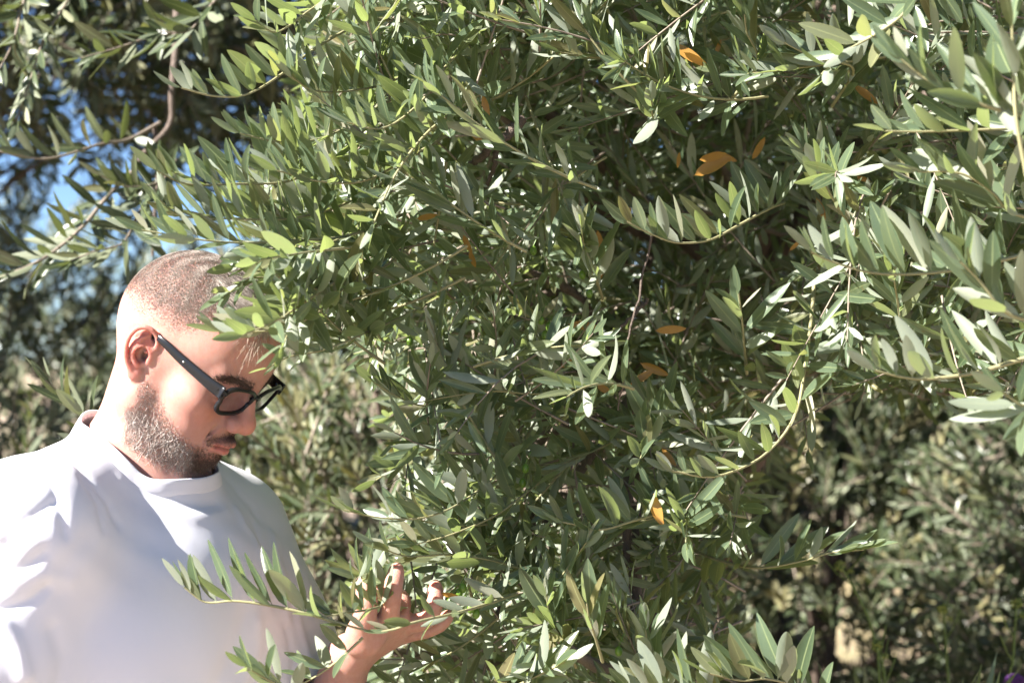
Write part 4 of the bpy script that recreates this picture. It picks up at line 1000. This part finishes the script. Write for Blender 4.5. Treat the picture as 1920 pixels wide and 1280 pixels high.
# tree hanging over the top left, blurred
def t1(p):
    px, py = px_of(p); lim = 125 + 50 * math.sin(px / 47.0) + 30 * math.sin(px / 19.0) + (px > 340) * 60
    return py < lim or (py < lim + 160 and (int(p[0] * 91) + int(p[2] * 77)) % 5 == 0 )
rt, ad1 = bush("olive_tree", "blurred olive tree hanging over the top left corner, blue sky under its twigs", "tree", (-1.35, 4.6, 2.65), (1.25, 0.9, 0.60), 1500, 21, L=.065, trunk_to=(-2.3, 4.9), test=t1, lod=1, group=None, yel=.2, droop=.25, lk=.35)
r2 = np.random.default_rng(77)
for pts, rad, kw in (
    ([(332,-40,2.75),(330,80,2.72),(322,170,2.70),(318,235,2.70),(268,290,2.66),(250,330,2.62)], .0065, None),
    ([(290,240,2.7),(298,300,2.68),(290,400,2.66),(286,480,2.66)], .004, None),
    ([(300,230,2.7),(240,262,2.66),(190,270,2.6),(100,296,2.52),(40,292,2.5),(-60,270,2.48)], .004, dict(L=.062,W=.016,gap=.034,up=.8,skip=.2)),
    ([(250,320,2.62),(200,370,2.56),(150,430,2.50),(80,485,2.45),(0,520,2.42),(-60,540,2.4)], .0045, dict(L=.066,W=.015,gap=.017,up=.5)),
    ([(300,330,2.6),(260,400,2.5),(230,455,2.45),(180,470,2.40),(130,490,2.38)], .003, dict(L=.066,W=.015,gap=.017,up=.3)),
    ([(330,300,2.6),(300,340,2.5),(240,350,2.42),(190,330,2.40)], .003, dict(L=.062,W=.015,gap=.018,up=.5)),
    ([(320,60,2.6),(280,70,2.5),(220,90,2.45),(150,110,2.4)], .003, dict(L=.062,W=.015,gap=.022,up=.1)),
    ([(420,-20,2.5),(380,30,2.45),(350,60,2.4),(300,60,2.38)], .003, dict(L=.062,W=.016,gap=.018,up=.1)),
    ([(170,-60,2.6),(90,60,2.5),(60,140,2.45),(30,230,2.4)], .003, dict(L=.055,W=.013,gap=.022,up=-.2)),
    ([(60,-60,2.6),(40,20,2.5),(20,90,2.45),(-20,160,2.4)], .003, dict(L=.055,W=.013,gap=.020,up=-.2)),
    ):
    fo = Foliage(); c = catmull([P(*a) for a in pts], 22)
    if kw: spray(fo, c, r2, rad=rad * .7, sides=6, **kw)
    else: V, F = tube(c, np.linspace(rad, rad * .6, 22), 8); fo.st.add(V, F)
    b = ad1(fo.st.build("branch", M_bark if not kw else M_twig_grey))
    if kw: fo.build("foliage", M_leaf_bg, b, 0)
# twig sprouting behind his neck
fo = Foliage(); spray(fo, catmull([P(*a) for a in [(215,900,2.16),(175,810,2.14),(150,775,2.12),(110,735,2.10),(85,712,2.09)]], 16), r2, L=.066, W=.014, gap=.021, up=.35, rad=.002)
sh = empty("olive_sapling", (0, 0, 0)); sh.location = (-0.58, 2.40, 0); tag(sh, "slender olive shoot with pale upright leaves just behind the man's neck", "sapling")
V, F = tube(catmull([(-0.55, 2.30, -.02), (-0.53, 2.24, .7), P(235, 960, 2.17), P(215, 900, 2.16)], 16), np.linspace(.008, .0025, 16), 7); fo.st.add(V, F)
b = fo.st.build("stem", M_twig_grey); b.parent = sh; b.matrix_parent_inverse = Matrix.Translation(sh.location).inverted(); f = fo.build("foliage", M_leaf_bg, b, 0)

bush("olive_tree", "dark olive tree at the left edge, behind the man's shoulder", "tree", (-1.75, 5.2, 0.95), (1.15, 0.9, 0.98), 800, 31, L=.06)
bush("olive_bush", "small silvery olive bush at the left edge in front of the dark tree", "bush", (-1.30, 3.9, 1.0), (0.26, 0.25, 0.52), 110, 32, L=.055, lod=1)
bush("olive_tree", "thin olive tree with patchy sunlit leaves seen between the man's face and the near tree", "tree", (-0.16, 3.5, 0.9), (0.56, 0.45, 0.85), 750, 33, L=.052, lod=1, yel=.25, W=.012)
bush("olive_tree", "dark green tree standing behind the one by the man's face", "tree", (-0.45, 6.5, 0.9), (1.0, 0.8, 1.0), 550, 34, L=.075)
bush("olive_tree", "shaded olive tree at the right edge, dotted with pale dry leaves", "tree", (1.52, 4.2, 0.9), (0.50, 0.6, 0.95), 620, 35, L=.050, yel=0, lod=1, W=.013, lk=.4)
bush("olive_tree", "sunlit yellowish tree behind the lowest right branch", "tree", (0.86, 4.75, 0.72), (0.42, 0.4, 0.74), 420, 36, L=.055, yel=.35, lod=1, W=.014)
bush("olive_tree", "unseen dense olive tree added outside the left edge to shade the dark one", "tree", (-2.75, 3.9, 2.1), (0.90, 0.9, 1.2), 900, 37, L=.09, W=.025)  # added out of view so its shadow darkens the left background
bush("olive_tree", "tall dark olive tree standing right behind the near tree's crown", "tree", (0.85, 5.6, 2.15), (1.15, 0.7, 1.15), 800, 38, L=.085, W=.022)
far = [(-4.2, 12.5, 1.2, 2.1, 1.25), (-1.6, 13.5, 1.15, 1.9, 1.2), (1.2, 12.0, 1.9, 2.2, 2.0), (3.6, 11.0, 2.2, 2.3, 2.3), (6.6, 13.5, 2.0, 2.6, 2.1), (-7.2, 11.5, 1.3, 2.2, 1.4), (2.6, 7.2, 1.9, 1.3, 1.9)]
whr = ["far olive tree at the left edge, low under the blue sky", "far olive tree behind the man's head, low under the sky", "far olive tree behind the middle of the near crown", "far olive tree right of the middle behind the crown", "far olive tree behind the right edge", "outermost far olive tree beyond the left edge", "tall olive tree behind the right branches"]
for k, ((x, y, z, rx, rz), wl) in enumerate(zip(far, whr)):
    bush("olive_tree", wl, "tree", (x, y, z), (rx, rx * .7, rz), 520, 50 + k, L=.13, W=.035, gap=.05, ln=(.3, .6), group="far olive trees")

# weeds in the lower right corner
M_stalk, nt_, bs_ = new_mat("green_stalk"); bs_.inputs["Base Color"].default_value = (0.12, 0.18, 0.04, 1); bs_.inputs["Roughness"].default_value = .6
M_seed, nt_, bs_ = new_mat("seed_head"); bs_.inputs["Base Color"].default_value = (0.25, 0.30, 0.07, 1); bs_.inputs["Roughness"].default_value = .7
M_purple, nt_, bs_ = new_mat("thistle_purple"); bs_.inputs["Base Color"].default_value = (0.20, 0.07, 0.30, 1); bs_.inputs["Roughness"].default_value = .7
M_straw, nt_, bs_ = new_mat("dry_straw"); bs_.inputs["Base Color"].default_value = (0.50, 0.42, 0.24, 1); bs_.inputs["Roughness"].default_value = .8
def ball(mb, c, r, rs, n=26):
    for _ in range(n):
        u = nrm(rs.normal(size=3)); V, F = tube([c + u * r * .3, c + u * r * .8, c + u * r], [r * .12, r * .2, r * .05], 4); mb.add(V, F)
r3 = np.random.default_rng(9)
weeds = [([(1665,1420,2.7),(1640,1200,2.7),(1600,1100,2.7),(1575,1060,2.7)], "leaning green weed stalk right of the lowest dark branch"),
         ([(1780,1420,2.8),(1775,1230,2.8),(1768,1140,2.8)], "upright weed stalk with buds, left of the tallest one"),
         ([(1890,1420,2.6),(1900,1230,2.6),(1906,1130,2.6)], "tall weed stalk with a yellow green head near the right edge"),
         ([(1655,1420,2.5),(1650,1290,2.5),(1645,1210,2.5)], "short weed stalk with a small yellow bud at the bottom")]
for pts, lb in weeds:
    q = [P(*a) for a in pts]; g0 = q[0].copy(); g0[2] = -.02; c = catmull([g0] + q, 26); t = empty("weed_stalk", (0, 0, 0)); t.location = (g0[0], g0[1], 0); tag(t, lb, "weed", "weed stalks in the lower right")
    V, F = tube(c, np.linspace(.003, .0015, 26), 6); mb = MB(); mb.add(V, F)
    for k in (16, 19, 22): 
        e = c[k] + np.array([r3.normal() * .03, r3.normal() * .02, .05]); V, F = tube([c[k], (c[k] + e) / 2 + [0, 0, -.005], e], .0012, 4); mb.add(V, F)
    s = mb.build("stem", M_stalk); s.parent = t; s.matrix_parent_inverse = Matrix.Translation(t.location).inverted()
    mb = MB(); ball(mb, c[-1], .010, r3); ball(mb, c[-3] + [.01, 0, 0], .006, r3, 14); s = mb.build("seed_head", M_seed); s.parent = t; s.matrix_parent_inverse = Matrix.Translation(t.location).inverted()
t = empty("thistle", (0, 0, 0)); hd_ = P(1903, 1285, 2.4); t.location = (hd_[0], hd_[1], 0); tag(t, "purple thistle flower in the bottom right corner", "flower")
V, F = tube(catmull([(hd_[0], hd_[1], -.02), (hd_[0] - .03, hd_[1], .6), hd_ - [0, 0, .02]], 16), np.linspace(.006, .003, 16), 6); mb = MB(); mb.add(V, F); s = mb.build("stem", M_stalk); s.parent = t; s.matrix_parent_inverse = Matrix.Translation(t.location).inverted()
mb = MB()
for _ in range(140):
    u = nrm(r3.normal(size=3) * [1, 1, .6] + [0, 0, 1.0]); V, F = tube([hd_, hd_ + u * .010, hd_ + u * .018], [.001, .0009, .0004], 4); mb.add(V, F)
s = mb.build("flower_head", M_purple); s.parent = t; s.matrix_parent_inverse = Matrix.Translation(t.location).inverted()
mb = MB()
for _ in range(14000):
    x = r3.uniform(-5, 6); y = 3.2 + r3.random() ** 1.2 * 8
    if x < 0.2 and y < 4: continue
    h = r3.uniform(.10, .42) * (1 + .5 * math.sin(x * 2) * math.sin(y * 1.7)); u = r3.normal(size=2) * .12; w = .004
    a = r3.random() * 3.14; ca, sa = math.cos(a) * w, math.sin(a) * w
    mb.add(np.array([(x - ca, y - sa, 0), (x + ca, y + sa, 0), (x + ca * .6 + u[0] * .5, y + sa * .6 + u[1] * .5, h * .6), (x - ca * .6 + u[0] * .5, y - sa * .6 + u[1] * .5, h * .6), (x + u[0] * 1.3, y + u[1] * 1.3, h), (x + u[0] * 1.3 + .001, y + u[1] * 1.3, h)]), [(0, 1, 2, 3), (3, 2, 5, 4)])
tag(mb.build("dry_grass", M_straw), "dry straw coloured grass on the ground behind the trees", "grass", kind="stuff")
